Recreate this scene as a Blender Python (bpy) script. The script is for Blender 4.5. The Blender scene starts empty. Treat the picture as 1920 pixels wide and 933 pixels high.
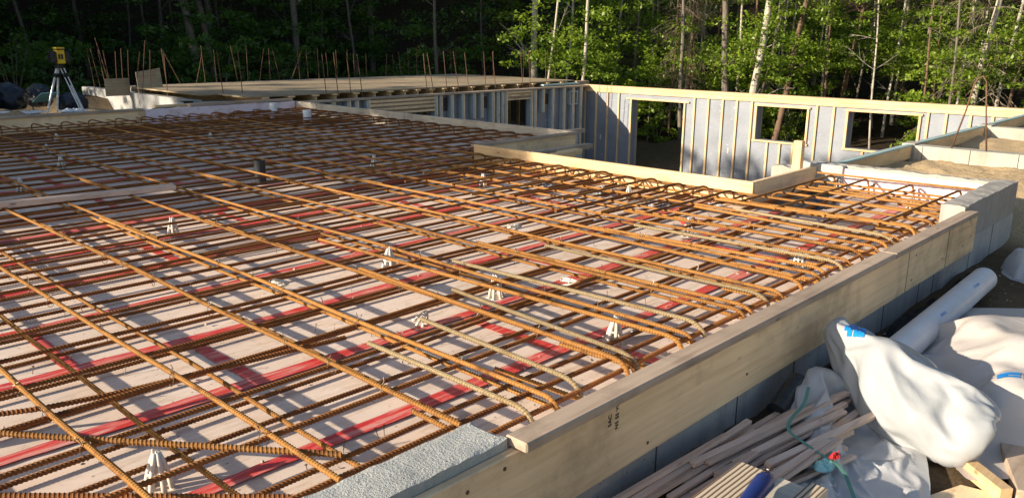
import bpy, math, random
import numpy as np
from mathutils import Vector, Matrix, noise
random.seed(7); rng = np.random.default_rng(7)
S = 1.3                       # everything below is laid out in units of 1.3 m (the eye height above the slab top)
scene = bpy.context.scene
COL = scene.collection
# ------------------------------------------------------------------ camera
R = np.array([[0.68948261, -0.17884901, 0.70187375], [-0.72427052, -0.17931182, 0.66579237], [0.00677795, -0.96739873, -0.25316745]])
cd = bpy.data.cameras.new('camera'); cam = bpy.data.objects.new('camera', cd); COL.objects.link(cam)
m = Matrix([[R[i][0], -R[i][1], -R[i][2]] for i in range(3)]).to_4x4()
u_, _, v_ = np.linalg.svd(np.array([[m[i][j] for j in range(3)] for i in range(3)])); q = u_ @ v_
cam.matrix_world = Matrix([list(q[i]) + [0] for i in range(3)] + [[0, 0, 0, 1]])
cam.location = (0, 0, S)
cd.sensor_width = 36; cd.lens = 36 * 1516.8 / 1920; cd.clip_start = .05; cd.clip_end = 500
scene.camera = cam
# ------------------------------------------------------------------ light
SUN = Vector((-2.4, 1.0, .84)).normalized()
el = math.asin(SUN.z)
w = bpy.data.worlds.new('World'); scene.world = w; w.use_nodes = True
nt = w.node_tree; bg = nt.nodes['Background']
sky = nt.nodes.new('ShaderNodeTexSky'); sky.sky_type = 'NISHITA'; sky.sun_disc = False
sky.sun_elevation = el; sky.sun_rotation = math.atan2(SUN.x, SUN.y)
nt.links.new(sky.outputs[0], bg.inputs[0]); bg.inputs[1].default_value = .095
ld = bpy.data.lights.new('sun', 'SUN'); ld.energy = 5.0; ld.angle = math.radians(.5); ld.color = (1, .86, .67)
sun = bpy.data.objects.new('sun', ld); COL.objects.link(sun)
sun.rotation_euler = (-SUN).to_track_quat('-Z', 'Y').to_euler(); sun.location = (0, 0, 30)
scene.view_settings.view_transform = 'Standard'; scene.view_settings.look = 'None'
scene.view_settings.exposure = .88; scene.view_settings.gamma = 1
# ------------------------------------------------------------------ mesh helpers
def V(*a): return np.array(a, float)
class MB:
    def __init__(s): s.v = []; s.f = []; s.n = 0
    def add(s, v, f):
        v = np.asarray(v, float); s.v.append(v); s.f += [tuple(i + s.n for i in t) for t in f]; s.n += len(v); return s
    def box(s, x0, x1, y0, y1, z0, z1):
        v = [(x, y, z) for z in (z0, z1) for y in (y0, y1) for x in (x0, x1)]
        return s.add(v, [(0, 2, 3, 1), (4, 5, 7, 6), (0, 1, 5, 4), (2, 6, 7, 3), (0, 4, 6, 2), (1, 3, 7, 5)])
    def beam(s, p, q, w, h, up=(0, 0, 1)):
        p = V(*p); q = V(*q); d = q - p; d /= np.linalg.norm(d); u = V(*up); r = np.cross(d, u); r /= np.linalg.norm(r); u = np.cross(r, d)
        v = [a + r * i * w / 2 + u * j * h / 2 for a in (p, q) for j in (-1, 1) for i in (-1, 1)]
        return s.add(v, [(0, 1, 3, 2), (4, 6, 7, 5), (0, 4, 5, 1), (2, 3, 7, 6), (0, 2, 6, 4), (1, 5, 7, 3)])
    def tube(s, pts, rad, n=8, caps=True, tilt=0):
        P = np.asarray(pts, float); k = len(P)
        rad = np.full(k, rad) if np.isscalar(rad) else np.asarray(rad, float)
        T = np.gradient(P, axis=0); T /= np.linalg.norm(T, axis=1)[:, None] + 1e-12
        ref = V(0, 0, 1) if abs(T[0][2]) < .8 else V(1, 0, 0)
        A = np.cross(T, ref); bad = np.linalg.norm(A, axis=1) < .15
        if bad.any(): A[bad] = np.cross(T[bad], V(.3, 1, 0))
        A /= np.linalg.norm(A, axis=1)[:, None]; B = np.cross(T, A)
        for i in range(1, k):
            if A[i] @ A[i - 1] < 0: A[i] *= -1; B[i] *= -1
        th = np.arange(n) * 2 * np.pi / n
        v = P[:, None, :] + rad[:, None, None] * (np.cos(th)[None, :, None] * A[:, None, :] + np.sin(th)[None, :, None] * B[:, None, :])
        if tilt: v = v + (np.cos(th)[None, :, None] * tilt) * T[:, None, :]
        f = []
        for i in range(k - 1):
            a = i * n; b = a + n
            f += [(a + j, a + (j + 1) % n, b + (j + 1) % n, b + j) for j in range(n)]
        if caps: f.append(tuple(range(n))[::-1]); f.append(tuple((k - 1) * n + j for j in range(n)))
        return s.add(v.reshape(-1, 3), f)
    def build(s, name, mat, parent=None, origin=None, smooth=False, bevel=0):
        v = np.concatenate(s.v)
        if parent is not None:
            o = V(*parent['_o'])
        elif origin is not None: o = V(*origin)
        else: o = V((v[:, 0].min() + v[:, 0].max()) / 2, (v[:, 1].min() + v[:, 1].max()) / 2, v[:, 2].min())
        me = bpy.data.meshes.new(name); me.from_pydata(((v - o) * S).tolist(), [], s.f); me.update()
        if mat: me.materials.append(mat)
        if smooth: me.shade_smooth()
        ob = bpy.data.objects.new(name, me); COL.objects.link(ob); ob['_o'] = tuple(float(x) for x in o)
        if parent is not None: ob.parent = parent
        else: ob.location = o * S
        if bevel:
            b = ob.modifiers.new('edge', 'BEVEL'); b.width = bevel; b.segments = 1; b.limit_method = 'ANGLE'
        return ob
def tag(o, label=None, cat=None, group=None, kind=None):
    if label: o['label'] = label
    if cat: o['category'] = cat
    if group: o['group'] = group
    if kind: o['kind'] = kind
    return o
def thing(name, loc, label, cat, group=None):
    o = bpy.data.objects.new(name, None); COL.objects.link(o); o['_o'] = tuple(float(x) for x in loc)
    o.location = V(*loc) * S; o.empty_display_size = .05
    return tag(o, label, cat, group)
def dup(root, loc, rotz=0, label=None, group=None, scale=1, tiltx=0):
    r = root.copy(); COL.objects.link(r); r.location = V(*loc) * S; r.rotation_euler = (tiltx, 0, rotz); r.scale = (scale,) * 3
    if label: r['label'] = label
    if group: r['group'] = group
    for ch in list(root.children):
        c = ch.copy(); COL.objects.link(c); c.parent = r
        for g in list(ch.children):
            d = g.copy(); COL.objects.link(d); d.parent = c
    return r
def fbm(x, y, z=0, o=4):
    t = 0; a = 1
    for i in range(o): t += a * noise.noise(Vector((x, y, z + 7.3 * i))); x *= 2.03; y *= 2.03; z *= 2.03; a *= .5
    return t
# ------------------------------------------------------------------ film draped by a short cloth settling
def sweep_grid(ctrl, n, nu, sink=None):
    C = np.array([c[0] for c in ctrl], float); A = np.array([c[1] for c in ctrl]); B = np.array([c[2] for c in ctrl]); s0 = np.linspace(0, 1, len(ctrl)); s1 = np.linspace(0, 1, n); s1 = .5 - .5 * np.cos(np.pi * s1)
    def sm(a):
        for _ in range(4): a[1:-1] = .25 * a[:-2] + .5 * a[1:-1] + .25 * a[2:]
        return a
    Cx = np.stack([sm(np.interp(s1, s0, C[:, i])) for i in range(3)], 1); Ax = sm(np.interp(s1, s0, A)); Bx = sm(np.interp(s1, s0, B))
    T = np.gradient(Cx, axis=0); T /= np.linalg.norm(T, axis=1)[:, None]; Rr = np.cross(T, V(0, 0, 1)); Rr /= np.linalg.norm(Rr, axis=1)[:, None]; U = np.cross(Rr, T)
    th = np.arange(nu) * 2 * math.pi / nu
    P = Cx[:, None] + Rr[:, None] * (Ax[:, None] * np.cos(th))[..., None] + U[:, None] * (Bx[:, None] * np.sin(th))[..., None]
    P = P.reshape(-1, 3)
    if sink is not None: P[:, 2] = np.maximum(P[:, 2], sink)
    return P, [(i * nu + k, i * nu + (k + 1) % nu, (i + 1) * nu + (k + 1) % nu, (i + 1) * nu + k) for i in range(n - 1) for k in range(nu)]
def settle(v, f, solids, frames, grow, pins=None, bend=.05, pressure=0, selfc=False, floor=-.42):
    """let a film settle over solid helpers, return its vertices; the helpers are deleted again"""
    made = []
    def mk(vv, ff):
        me_ = bpy.data.meshes.new('settle'); me_.from_pydata((np.asarray(vv) * S).tolist(), [], ff); o_ = bpy.data.objects.new('settle', me_); COL.objects.link(o_); made.append(o_); return o_
    for vv, ff in solids + [([(x, y, floor) for y in (-4, 4) for x in (-3, 10)], [(0, 1, 3, 2)]), ([(x, 1.27, z) for z in (-1, .1) for x in (-3, 10)], [(0, 1, 3, 2)])]:
        o_ = mk(vv, ff); o_.modifiers.new('c', 'COLLISION'); o_.collision.thickness_outer = .005; o_.collision.cloth_friction = 20; o_.collision.use_culling = False
    ob = mk(v, f); cl = ob.modifiers.new('cl', 'CLOTH')
    if pins is not None: vg = ob.vertex_groups.new(name='pin'); vg.add([int(i) for i in pins], 1.0, 'REPLACE'); cl.settings.vertex_group_mass = 'pin'
    s_ = cl.settings; s_.quality = 5; s_.mass = .12; s_.tension_stiffness = 18; s_.compression_stiffness = 12; s_.shear_stiffness = 8; s_.bending_stiffness = bend; s_.shrink_min = -grow; s_.tension_damping = 6; s_.compression_damping = 6; s_.air_damping = 3
    if pressure: s_.use_pressure = True; s_.uniform_pressure_force = pressure
    c = cl.collision_settings; c.distance_min = .006; c.use_self_collision = selfc; c.self_distance_min = .005
    cl.point_cache.frame_start = 1; cl.point_cache.frame_end = frames
    for fr in range(1, frames + 1): scene.frame_set(fr)
    e = ob.evaluated_get(bpy.context.evaluated_depsgraph_get()); me_ = e.to_mesh(); a = np.empty(len(me_.vertices) * 3); me_.vertices.foreach_get('co', a); e.to_mesh_clear()
    for o_ in made: bpy.data.objects.remove(o_)
    scene.frame_set(1)
    return a.reshape(-1, 3) / S
def ellipsoid(c, r_, n=10, nu=16):
    v = [(c[0] + r_[0] * math.sin(math.pi * j / n) * math.cos(2 * math.pi * i / nu), c[1] + r_[1] * math.sin(math.pi * j / n) * math.sin(2 * math.pi * i / nu), c[2] + r_[2] * math.cos(math.pi * j / n)) for j in range(n + 1) for i in range(nu)]
    return v, [(j * nu + i, (j + 1) * nu + i, (j + 1) * nu + (i + 1) % nu, j * nu + (i + 1) % nu) for j in range(n) for i in range(nu)]
GZ = -.42
BC = [((3.20, 1.19, -.12), .035, .03), ((3.17, 1.14, -.15), .10, .08), ((3.12, 1.06, -.19), .15, .12), ((3.05, .96, -.22), .175, .15), ((2.99, .86, -.245), .18, .165), ((2.95, .76, -.26), .18, .16), ((2.93, .66, -.285), .17, .14), ((2.94, .57, -.33), .10, .08)]
NB, NU = 62, 66
bag_v, bag_f = sweep_grid(BC, NB, NU, GZ + .006)
rq = random.Random(14); lumps = []
for k_, (c, a, b_) in enumerate(BC[1:-1]):
    for q_ in range(2 if k_ > 1 else 1):
        lumps.append(ellipsoid((c[0] + rq.uniform(-.5, .5) * a, c[1] + rq.uniform(-.4, .4) * a, c[2] + rq.uniform(-.3, .35) * b_), (a * rq.uniform(.4, .6), a * rq.uniform(.4, .6), b_ * rq.uniform(.5, .75)), 8, 12))
bag_v = settle(bag_v, bag_f, lumps, 30, .14, list(range(NU * 3)) + list(range(NU * (NB - 2), NU * NB)), .012, .3)
PC = [((4.6, .98, GZ), .02, .02), ((4.35, .86, GZ + .05), .2, .09), ((4.0, .70, GZ + .07), .34, .14), ((3.6, .45, GZ + .07), .43, .17), ((3.4, .2, GZ + .06), .43, .15), ((3.25, -.1, GZ + .05), .3, .1), ((3.15, -.3, GZ), .05, .05)]
NX, NY = 66, 54; ca_, sa_ = math.cos(.72), math.sin(.72)
pack_v = []
for j in range(NY):
    for i in range(NX):
        a_ = -.60 + 1.62 * i / (NX - 1); b_ = -.72 + 1.5 * j / (NY - 1); pack_v.append((3.75 + a_ * ca_ + b_ * sa_, min(1.2, .48 + a_ * sa_ - b_ * ca_), GZ + .26))
grid_f = lambda n, k: [(j * n + i, j * n + i + 1, (j + 1) * n + i + 1, (j + 1) * n + i) for j in range(k - 1) for i in range(n - 1)]
pack_v = settle(pack_v, grid_f(NX, NY), [sweep_grid([(c, a * .9, b_ * .8) for c, a, b_ in PC], 30, 30)] + [ellipsoid((x_, y_, GZ + .12), (rx_, ry_, h_), 8, 12) for x_, y_, rx_, ry_, h_ in ((3.3, .55, .14, .1, .10), (3.7, .62, .16, .12, .13), (3.55, .35, .2, .1, .14), (3.95, .8, .15, .12, .1), (3.25, .3, .15, .1, .1), (4.1, .6, .2, .12, .09))], 36, .16, None, .08, floor=-.395)
NC = 54; crs = [ellipsoid(*a_) for a_ in (((2.74, 1.06, GZ + .02), (.11, .07, .09)), ((2.94, 1.14, GZ + .04), (.09, .05, .14)), ((2.56, .95, GZ + .02), (.09, .06, .08)))]
cr_v = []
for j in range(NC):
    for i in range(NC):
        a_ = -.40 + .8 * i / (NC - 1); b_ = -.21 + .42 * j / (NC - 1); cr_v.append((2.76 + a_ * .93 - b_ * .37, min(1.24, 1.03 + a_ * .37 + b_ * .93), GZ + .22 + .05 * noise.noise(Vector((a_ * 5, b_ * 5, 2))) + .02 * noise.noise(Vector((a_ * 14, b_ * 14, 5)))))
cr_v = settle(cr_v, grid_f(NC, NC), crs, 34, .45, None, .008, selfc=True, floor=-.40)
def film(v, f, name, m_, sub=1):
    o_ = MB().add(v, f).build(name, M[m_], smooth=True); ss = o_.modifiers.new('soft', 'SUBSURF'); ss.levels = sub; ss.render_levels = sub; return o_
# ------------------------------------------------------------------ materials
def mat(name, rough=.8, **kw):
    m_ = bpy.data.materials.new(name); m_.use_nodes = True; t = m_.node_tree
    b = t.nodes['Principled BSDF']; b.inputs['Roughness'].default_value = rough
    b.inputs['Specular IOR Level'].default_value = kw.get('spec', .3)
    return m_, t, b
def N(t, k, **kw):
    n = t.nodes.new('ShaderNode' + k)
    for a, b in kw.items():
        if a in n.inputs: n.inputs[a].default_value = b
        else: setattr(n, a, b)
    return n
def coord(t, scale=(1, 1, 1), rand=True):
    tc = N(t, 'TexCoord'); mp = N(t, 'Mapping'); mp.inputs['Scale'].default_value = scale
    t.links.new(tc.outputs['Object'], mp.inputs[0])
    if rand:
        oi = N(t, 'ObjectInfo'); mu = N(t, 'Math', operation='MULTIPLY'); mu.inputs[1].default_value = 37.0
        t.links.new(oi.outputs['Random'], mu.inputs[0]); t.links.new(mu.outputs[0], mp.inputs['Location'])
    return mp
def noisef(t, mp, scale, detail=5, rough=.6, dist=0):
    n = N(t, 'TexNoise'); n.inputs['Scale'].default_value = scale; n.inputs['Detail'].default_value = detail
    n.inputs['Roughness'].default_value = rough; n.inputs['Distortion'].default_value = dist
    t.links.new(mp.outputs[0], n.inputs['Vector']); return n
def ramp(t, fac, stops):
    r = N(t, 'ValToRGB'); e = r.color_ramp.elements
    while len(e) > 1: e.remove(e[0])
    e[0].position = stops[0][0]; e[0].color = (*stops[0][1], 1)
    for p, c in stops[1:]:
        k = e.new(p); k.color = (*c, 1)
    t.links.new(fac, r.inputs[0]); return r
def mix(t, fac, a, b, mode='MIX'):
    x = N(t, 'Mix', data_type='RGBA', blend_type=mode)
    for val, idx in ((fac, 0), (a, 6), (b, 7)):
        if hasattr(val, 'links'): t.links.new(val, x.inputs[idx])
        elif idx == 0: x.inputs[0].default_value = val
        else: x.inputs[idx].default_value = (*val, 1)
    return x.outputs[2]
def bump(t, b, h, strength=.3, dist=.01):
    n = N(t, 'Bump'); n.inputs['Strength'].default_value = strength; n.inputs['Distance'].default_value = dist
    t.links.new(h, n.inputs['Height']); t.links.new(n.outputs[0], b.inputs['Normal']); return n
def g3(v): return (v, v, v)
def wood(name, c1, c2, axis, stain=.25, rough=.75, scale=1.0, stainc=(.09, .07, .055), plane=None):
    m_, t, b = mat(name, rough)
    sc = [28, 28, 28]; sc['XYZ'.index(axis)] = 1.6
    mp = coord(t, sc); n = noisef(t, mp, 1.0 * scale, 6, .6, .6)
    r = ramp(t, n.outputs[0], [(.28, c2), (.5, c1), (.72, tuple(min(1, x * 1.12) for x in c1))])
    mp2 = coord(t, (1, 1, 1)); n2 = noisef(t, mp2, 3.2, 6, .65)
    f = ramp(t, n2.outputs[0], [(.5, g3(0)), (.75, g3(stain))])
    c = mix(t, f.outputs[0], r.outputs[0], stainc)
    n4 = noisef(t, mp2, 1.1, 3, .5)
    f4 = ramp(t, n4.outputs[0], [(.35, g3(.82)), (.65, g3(1.08))]); c = mix(t, 1.0, c, f4.outputs[0], 'MULTIPLY')
    # knots and scuffs
    sk = [6, 6, 6]; sk['XYZ'.index(axis)] = 2.2
    mk = coord(t, sk); vo = N(t, 'TexVoronoi'); vo.inputs['Scale'].default_value = 1.3; t.links.new(mk.outputs[0], vo.inputs['Vector'])
    k = ramp(t, vo.outputs['Distance'], [(.05, g3(.75)), (.11, g3(0))])
    c = mix(t, k.outputs[0], c, tuple(x * .35 for x in c2))
    t.links.new(c, b.inputs['Base Color']); bump(t, b, n.outputs[0], .35, .004)
    return m_
def concrete(name, c, rough=.9, bs=.25, fine=60, lo=.75):
    m_, t, b = mat(name, rough, spec=.2)
    mp = coord(t); n = noisef(t, mp, 1.7, 8, .65); n2 = noisef(t, mp, fine, 3, .7)
    r = ramp(t, n.outputs[0], [(.3, tuple(x * lo for x in c)), (.5, c), (.7, tuple(min(1, x * 1.15) for x in c))])
    ms = coord(t, (7, 7, .7)); n3 = noisef(t, ms, 1.4, 5, .7)
    f = ramp(t, n3.outputs[0], [(.52, g3(1)), (.72, g3(.72))]); cc = mix(t, 1.0, r.outputs[0], f.outputs[0], 'MULTIPLY')
    vo = N(t, 'TexVoronoi'); vo.inputs['Scale'].default_value = 22; t.links.new(mp.outputs[0], vo.inputs['Vector'])
    pk = ramp(t, vo.outputs['Distance'], [(.09, g3(.35)), (.14, g3(1))]); cc = mix(t, .7, cc, pk.outputs[0], 'MULTIPLY')
    t.links.new(cc, b.inputs['Base Color'])
    ad = N(t, 'Math', operation='ADD'); t.links.new(n.outputs[0], ad.inputs[0]); t.links.new(n2.outputs[0], ad.inputs[1])
    bump(t, b, ad.outputs[0], bs, .01); return m_
def plain(name, c, rough=.6, var=.2, scale=6, bs=0, spec=.3, metal=0, trans=0):
    m_, t, b = mat(name, rough, spec=spec); b.inputs['Metallic'].default_value = metal
    mp = coord(t); n = noisef(t, mp, scale, 6, .65)
    r = ramp(t, n.outputs[0], [(.3, tuple(x * (1 - var) for x in c)), (.7, tuple(min(1, x * (1 + var)) for x in c))])
    t.links.new(r.outputs[0], b.inputs['Base Color'])
    if bs: bump(t, b, n.outputs[0], bs, .01)
    return m_
def rust(name, a, bcol, c):
    m_, t, b = mat(name, .82, spec=.25)
    mp = coord(t); n = noisef(t, mp, 5, 6, .7); n2 = noisef(t, mp, 90, 3, .7)
    r = ramp(t, n.outputs[0], [(.3, bcol), (.47, a), (.6, a), (.75, c)])
    f = ramp(t, n2.outputs[0], [(.35, g3(.7)), (.65, g3(1.1))])
    oi = N(t, 'ObjectInfo'); fr = ramp(t, oi.outputs['Random'], [(0, (.72, .68, .65)), (1, (1.12, 1.1, 1.05))])
    cc = mix(t, 1.0, r.outputs[0], f.outputs[0], 'MULTIPLY'); cc = mix(t, 1.0, cc, fr.outputs[0], 'MULTIPLY')
    t.links.new(cc, b.inputs['Base Color']); bump(t, b, n2.outputs[0], .3, .002); return m_
M = {}
M['rust'] = rust('orange_rust', (.37, .18, .05), (.15, .06, .02), (.42, .27, .12))
M['rustd'] = rust('shaded_brown_rust', (.26, .105, .03), (.12, .045, .018), (.34, .14, .045))  # darker rust copy: shaded side of crosswise and back bars put into colour
M['dowel'] = rust('dull_dowel_steel', (.17, .10, .065), (.10, .06, .04), (.26, .17, .11))
M['steel'] = rust('grey_green_mill_scale', (.34, .27, .16), (.26, .16, .07), (.42, .38, .27))
for ax in 'XYZ':
    M['pine' + ax] = wood('fresh_pine_' + ax, (.78, .55, .30), (.64, .40, .19), ax, .10)
    M['weather' + ax] = wood('weathered_lumber_' + ax, (.47, .36, .27), (.34, .25, .18), ax, .5)
    M['form' + ax] = wood('form_plywood_' + ax, (.90, .66, .40), (.76, .53, .30), ax, .5, stainc=(.13, .08, .05))
    M['pink' + ax] = wood('pinkish_stake_' + ax, (.62, .47, .38), (.46, .33, .26), ax, .2)
M['ply'] = wood('subfloor_plywood', (.40, .31, .20), (.29, .22, .14), 'X', .5)
M['greyply'] = wood('cement_stained_plywood', (.56, .50, .40), (.44, .37, .27), 'Y', .55, stainc=(.2, .12, .07))
M['conc'] = concrete('grey_concrete', (.42, .42, .41))
M['concw'] = concrete('warm_concrete', (.43, .40, .34), lo=.8)
M['concd'] = concrete('tan_grey_concrete', (.36, .34, .31), lo=.8)
M['concr'] = concrete('rough_broken_concrete', (.42, .43, .41), bs=.7, fine=110, lo=.8)
M['seam'] = plain('seam_shadow_line', (.06, .06, .06), .9)
# foam board
def foam(name, c, c2):
    m_, t, b = mat(name, .75, spec=.3); mp = coord(t)
    n = noisef(t, mp, 1.2, 5, .6); r = ramp(t, n.outputs[0], [(.3, c2), (.7, c)])
    ms = coord(t, (1.5, 9, 3)); n2 = noisef(t, ms, 2.5, 6, .7); f = ramp(t, n2.outputs[0], [(.48, g3(0)), (.72, g3(.65))])
    cc = mix(t, f.outputs[0], r.outputs[0], (.42, .30, .19)); n9 = noisef(t, mp, 14, 6, .8); f9 = ramp(t, n9.outputs[0], [(.56, g3(0)), (.7, g3(.5))]); cc = mix(t, f9.outputs[0], cc, (.36, .26, .17))
    vo = N(t, 'TexVoronoi'); vo.inputs['Scale'].default_value = 16; t.links.new(mp.outputs[0], vo.inputs['Vector'])
    p = ramp(t, vo.outputs['Distance'], [(.07, g3(.7)), (.12, g3(0))]); cc = mix(t, p.outputs[0], cc, (.2, .14, .10))
    t.links.new(cc, b.inputs['Base Color']); bump(t, b, n2.outputs[0], .15, .005); return m_
M['foam'] = foam('dusty_pink_foam', (.80, .67, .57), (.68, .54, .44))
M['foamw'] = foam('pale_pink_foam', (.86, .72, .76), (.80, .66, .70))
m_, t, b = mat('red_seam_tape', .32, spec=.5); mp = coord(t, (3, 30, 3)); n = noisef(t, mp, 1, 6, .7, .5)
r = ramp(t, n.outputs[0], [(.3, (.50, .02, .025)), (.47, (.66, .06, .055)), (.56, (.72, .2, .17)), (.68, (.72, .45, .38))])
t.links.new(r.outputs[0], b.inputs['Base Color']); bump(t, b, n.outputs[0], .6, .006); M['tape'] = m_
# foil faced sheathing
m_, t, b = mat('grey_foil_sheathing', .45, spec=.5); mp = coord(t); n = noisef(t, mp, 1.5, 5, .6)
r = ramp(t, n.outputs[0], [(.3, (.19, .21, .25)), (.7, (.26, .285, .33))])
mw = coord(t, (2, 2.2, 5)); n2 = noisef(t, mw, 3, 8, .75, 1.2); f = ramp(t, n2.outputs[0], [(.62, g3(0)), (.67, g3(.6))])
cc = mix(t, f.outputs[0], r.outputs[0], (.75, .77, .8)); t.links.new(cc, b.inputs['Base Color']); bump(t, b, n2.outputs[0], .4, .01); M['foil'] = m_
M['bluetone'] = plain('pale_blue_tone', (.44, .48, .48), .7, .15)
M['gasket'] = plain('blue_green_sill_gasket', (.36, .50, .48), .7, .15)
M['white'] = plain('white_plastic', (.64, .60, .52), .45, .08, 20)
M['pvc'] = plain('white_pvc', (.72, .74, .76), .35, .08, 5)
M['black'] = plain('black_plastic', (.018, .02, .024), .4, .3)
M['pipeblack'] = plain('black_abs_pipe', (.03, .035, .04), .35, .3, 30)
M['blackbag'] = plain('black_bin_liner', (.02, .024, .035), .28, .3, 12, 1.0)
M['yellow'] = plain('yellow_casing', (.75, .48, .03), .45, .1)
M['alu'] = plain('aluminium_tripod', (.70, .74, .80), .4, .1, 8, 0, .5, .1)
M['teal'] = plain('teal_sheet', (.28, .55, .55), .6, .15)
M['strap'] = plain('green_packing_strap', (.10, .26, .20), .45, .15)
M['red'] = plain('red_wrapper', (.50, .03, .03), .4, .2)
M['bluehandle'] = plain('dark_blue_handle', (.015, .035, .17), .35, .2)
M['blueprint'] = plain('blue_print', (.01, .22, .62), .4, .1)
M['ink'] = plain('black_ink', (.02, .02, .02), .8, .1)
M['wire'] = plain('tie_wire', (.20, .16, .12), .5, .3, 40, 0, .5, .6)
M['nail'] = plain('rusty_nail', (.12, .07, .05), .5, .3, 40)
M['stone'] = plain('chips_and_stones', (.45, .38, .30), .9, .4, 3)
M['fabric'] = plain('dark_drain_fabric', (.02, .02, .022), .8, .4, 10, 1.0)
m_, t, b = mat('striped_plywood_edges', .8); mp = coord(t, (1, 1, 1), False); wv = N(t, 'TexWave'); wv.bands_direction = 'Y'; wv.inputs['Scale'].default_value = 17; wv.inputs['Distortion'].default_value = .6
t.links.new(mp.outputs[0], wv.inputs['Vector']); r = ramp(t, wv.outputs[0], [(.25, (.16, .10, .06)), (.42, (.56, .47, .34)), (.9, (.62, .53, .40))])
t.links.new(r.outputs[0], b.inputs['Base Color']); bump(t, b, wv.outputs[0], .3, .003); M['lvl'] = m_
def sheet(name, c, rough, cs, tr=.25, bs=.6):
    m_, t, b = mat(name, rough, spec=.5); mp = coord(t); n = noisef(t, mp, cs, 6, .6, 1.0)
    vo = N(t, 'TexVoronoi', feature='DISTANCE_TO_EDGE'); vo.inputs['Scale'].default_value = cs * 1.6
    md = N(t, 'VectorMath', operation='ADD'); t.links.new(mp.outputs[0], md.inputs[0]); t.links.new(n.outputs['Color'], md.inputs[1]); t.links.new(md.outputs[0], vo.inputs['Vector'])
    ad = N(t, 'Math', operation='ADD'); t.links.new(vo.outputs['Distance'], ad.inputs[0]); t.links.new(n.outputs[0], ad.inputs[1])
    n3 = noisef(t, mp, 2, 5, .6); r = ramp(t, n3.outputs[0], [(.35, tuple(x * .86 for x in c)), (.65, c)])
    t.links.new(r.outputs[0], b.inputs['Base Color']); bn = bump(t, b, ad.outputs[0], bs, .02)
    ts = N(t, 'BsdfTranslucent'); t.links.new(r.outputs[0], ts.inputs[0]); ms = N(t, 'MixShader'); ms.inputs[0].default_value = tr
    t.links.new(b.outputs[0], ms.inputs[1]); t.links.new(ts.outputs[0], ms.inputs[2]); t.links.new(ms.outputs[0], t.nodes['Material Output'].inputs[0]); return m_
M['bag'] = sheet('white_plastic_film', (.50, .52, .535), .22, 3.0, .2, .10)
M['sheet'] = sheet('milky_plastic_film', (.66, .67, .69), .25, 5, .3, .2)
M['pack'] = sheet('dusty_white_wrap', (.62, .57, .53), .35, 2.6, .1, .15)
def leafm(name, c, c2, tr=.45):
    m_ = bpy.data.materials.new(name); m_.use_nodes = True; t = m_.node_tree; t.nodes.clear()
    out = N(t, 'OutputMaterial'); tc = N(t, 'TexCoord'); n = N(t, 'TexNoise'); n.inputs['Scale'].default_value = 1.3; n.inputs['Detail'].default_value = 6; n.inputs['Roughness'].default_value = .8
    t.links.new(tc.outputs['Object'], n.inputs['Vector']); r = ramp(t, n.outputs[0], [(.35, c2), (.65, c)])
    d = N(t, 'BsdfDiffuse'); l = N(t, 'BsdfTranslucent'); g = N(t, 'BsdfGlossy'); g.inputs['Roughness'].default_value = .45; g.inputs[0].default_value = (.5, .5, .5, 1)
    t.links.new(r.outputs[0], d.inputs[0]); t.links.new(mix(t, 1.0, r.outputs[0], (1.25, 1.3, .5), 'MULTIPLY'), l.inputs[0])
    a = N(t, 'MixShader'); a.inputs[0].default_value = tr; t.links.new(d.outputs[0], a.inputs[1]); t.links.new(l.outputs[0], a.inputs[2])
    a2 = N(t, 'MixShader'); a2.inputs[0].default_value = .05; t.links.new(a.outputs[0], a2.inputs[1]); t.links.new(g.outputs[0], a2.inputs[2]); t.links.new(a2.outputs[0], out.inputs[0]); return m_
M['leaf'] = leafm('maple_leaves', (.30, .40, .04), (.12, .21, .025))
M['leafd'] = leafm('shade_toned_leaves', (.12, .22, .035), (.05, .11, .02), .45)  # darker copy of the maple leaves, shade of the woods in the colour
M['leafdd'] = leafm('deep_shade_toned_leaves', (.06, .12, .022), (.02, .05, .010), .35)  # leaf colour lowered further to stand in for deep forest shade
M['needle'] = leafm('spruce_needles', (.045, .085, .02), (.10, .10, .03), .2)
M['deadleaf'] = leafm('brown_dead_needles', (.16, .10, .05), (.09, .055, .03), .2)
def bark(name, c, c2, sc=1.0):
    m_, t, b = mat(name, .9, spec=.15); mp = coord(t, (9, 9, 2.2)); n = noisef(t, mp, 1.5 * sc, 8, .7, .4)
    r = ramp(t, n.outputs[0], [(.3, c2), (.5, c), (.7, tuple(min(1, x * 1.3) for x in c))]); t.links.new(r.outputs[0], b.inputs['Base Color']); bump(t, b, n.outputs[0], .8, .03); return m_
M['bark'] = bark('grey_bark', (.17, .145, .12), (.06, .05, .04))
M['barkp'] = bark('pale_bark', (.46, .41, .34), (.20, .17, .14))
M['barkb'] = bark('brown_bark', (.17, .11, .075), (.07, .045, .03))
M['twig'] = bark('dead_twigs', (.31, .24, .18), (.18, .13, .09))
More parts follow.
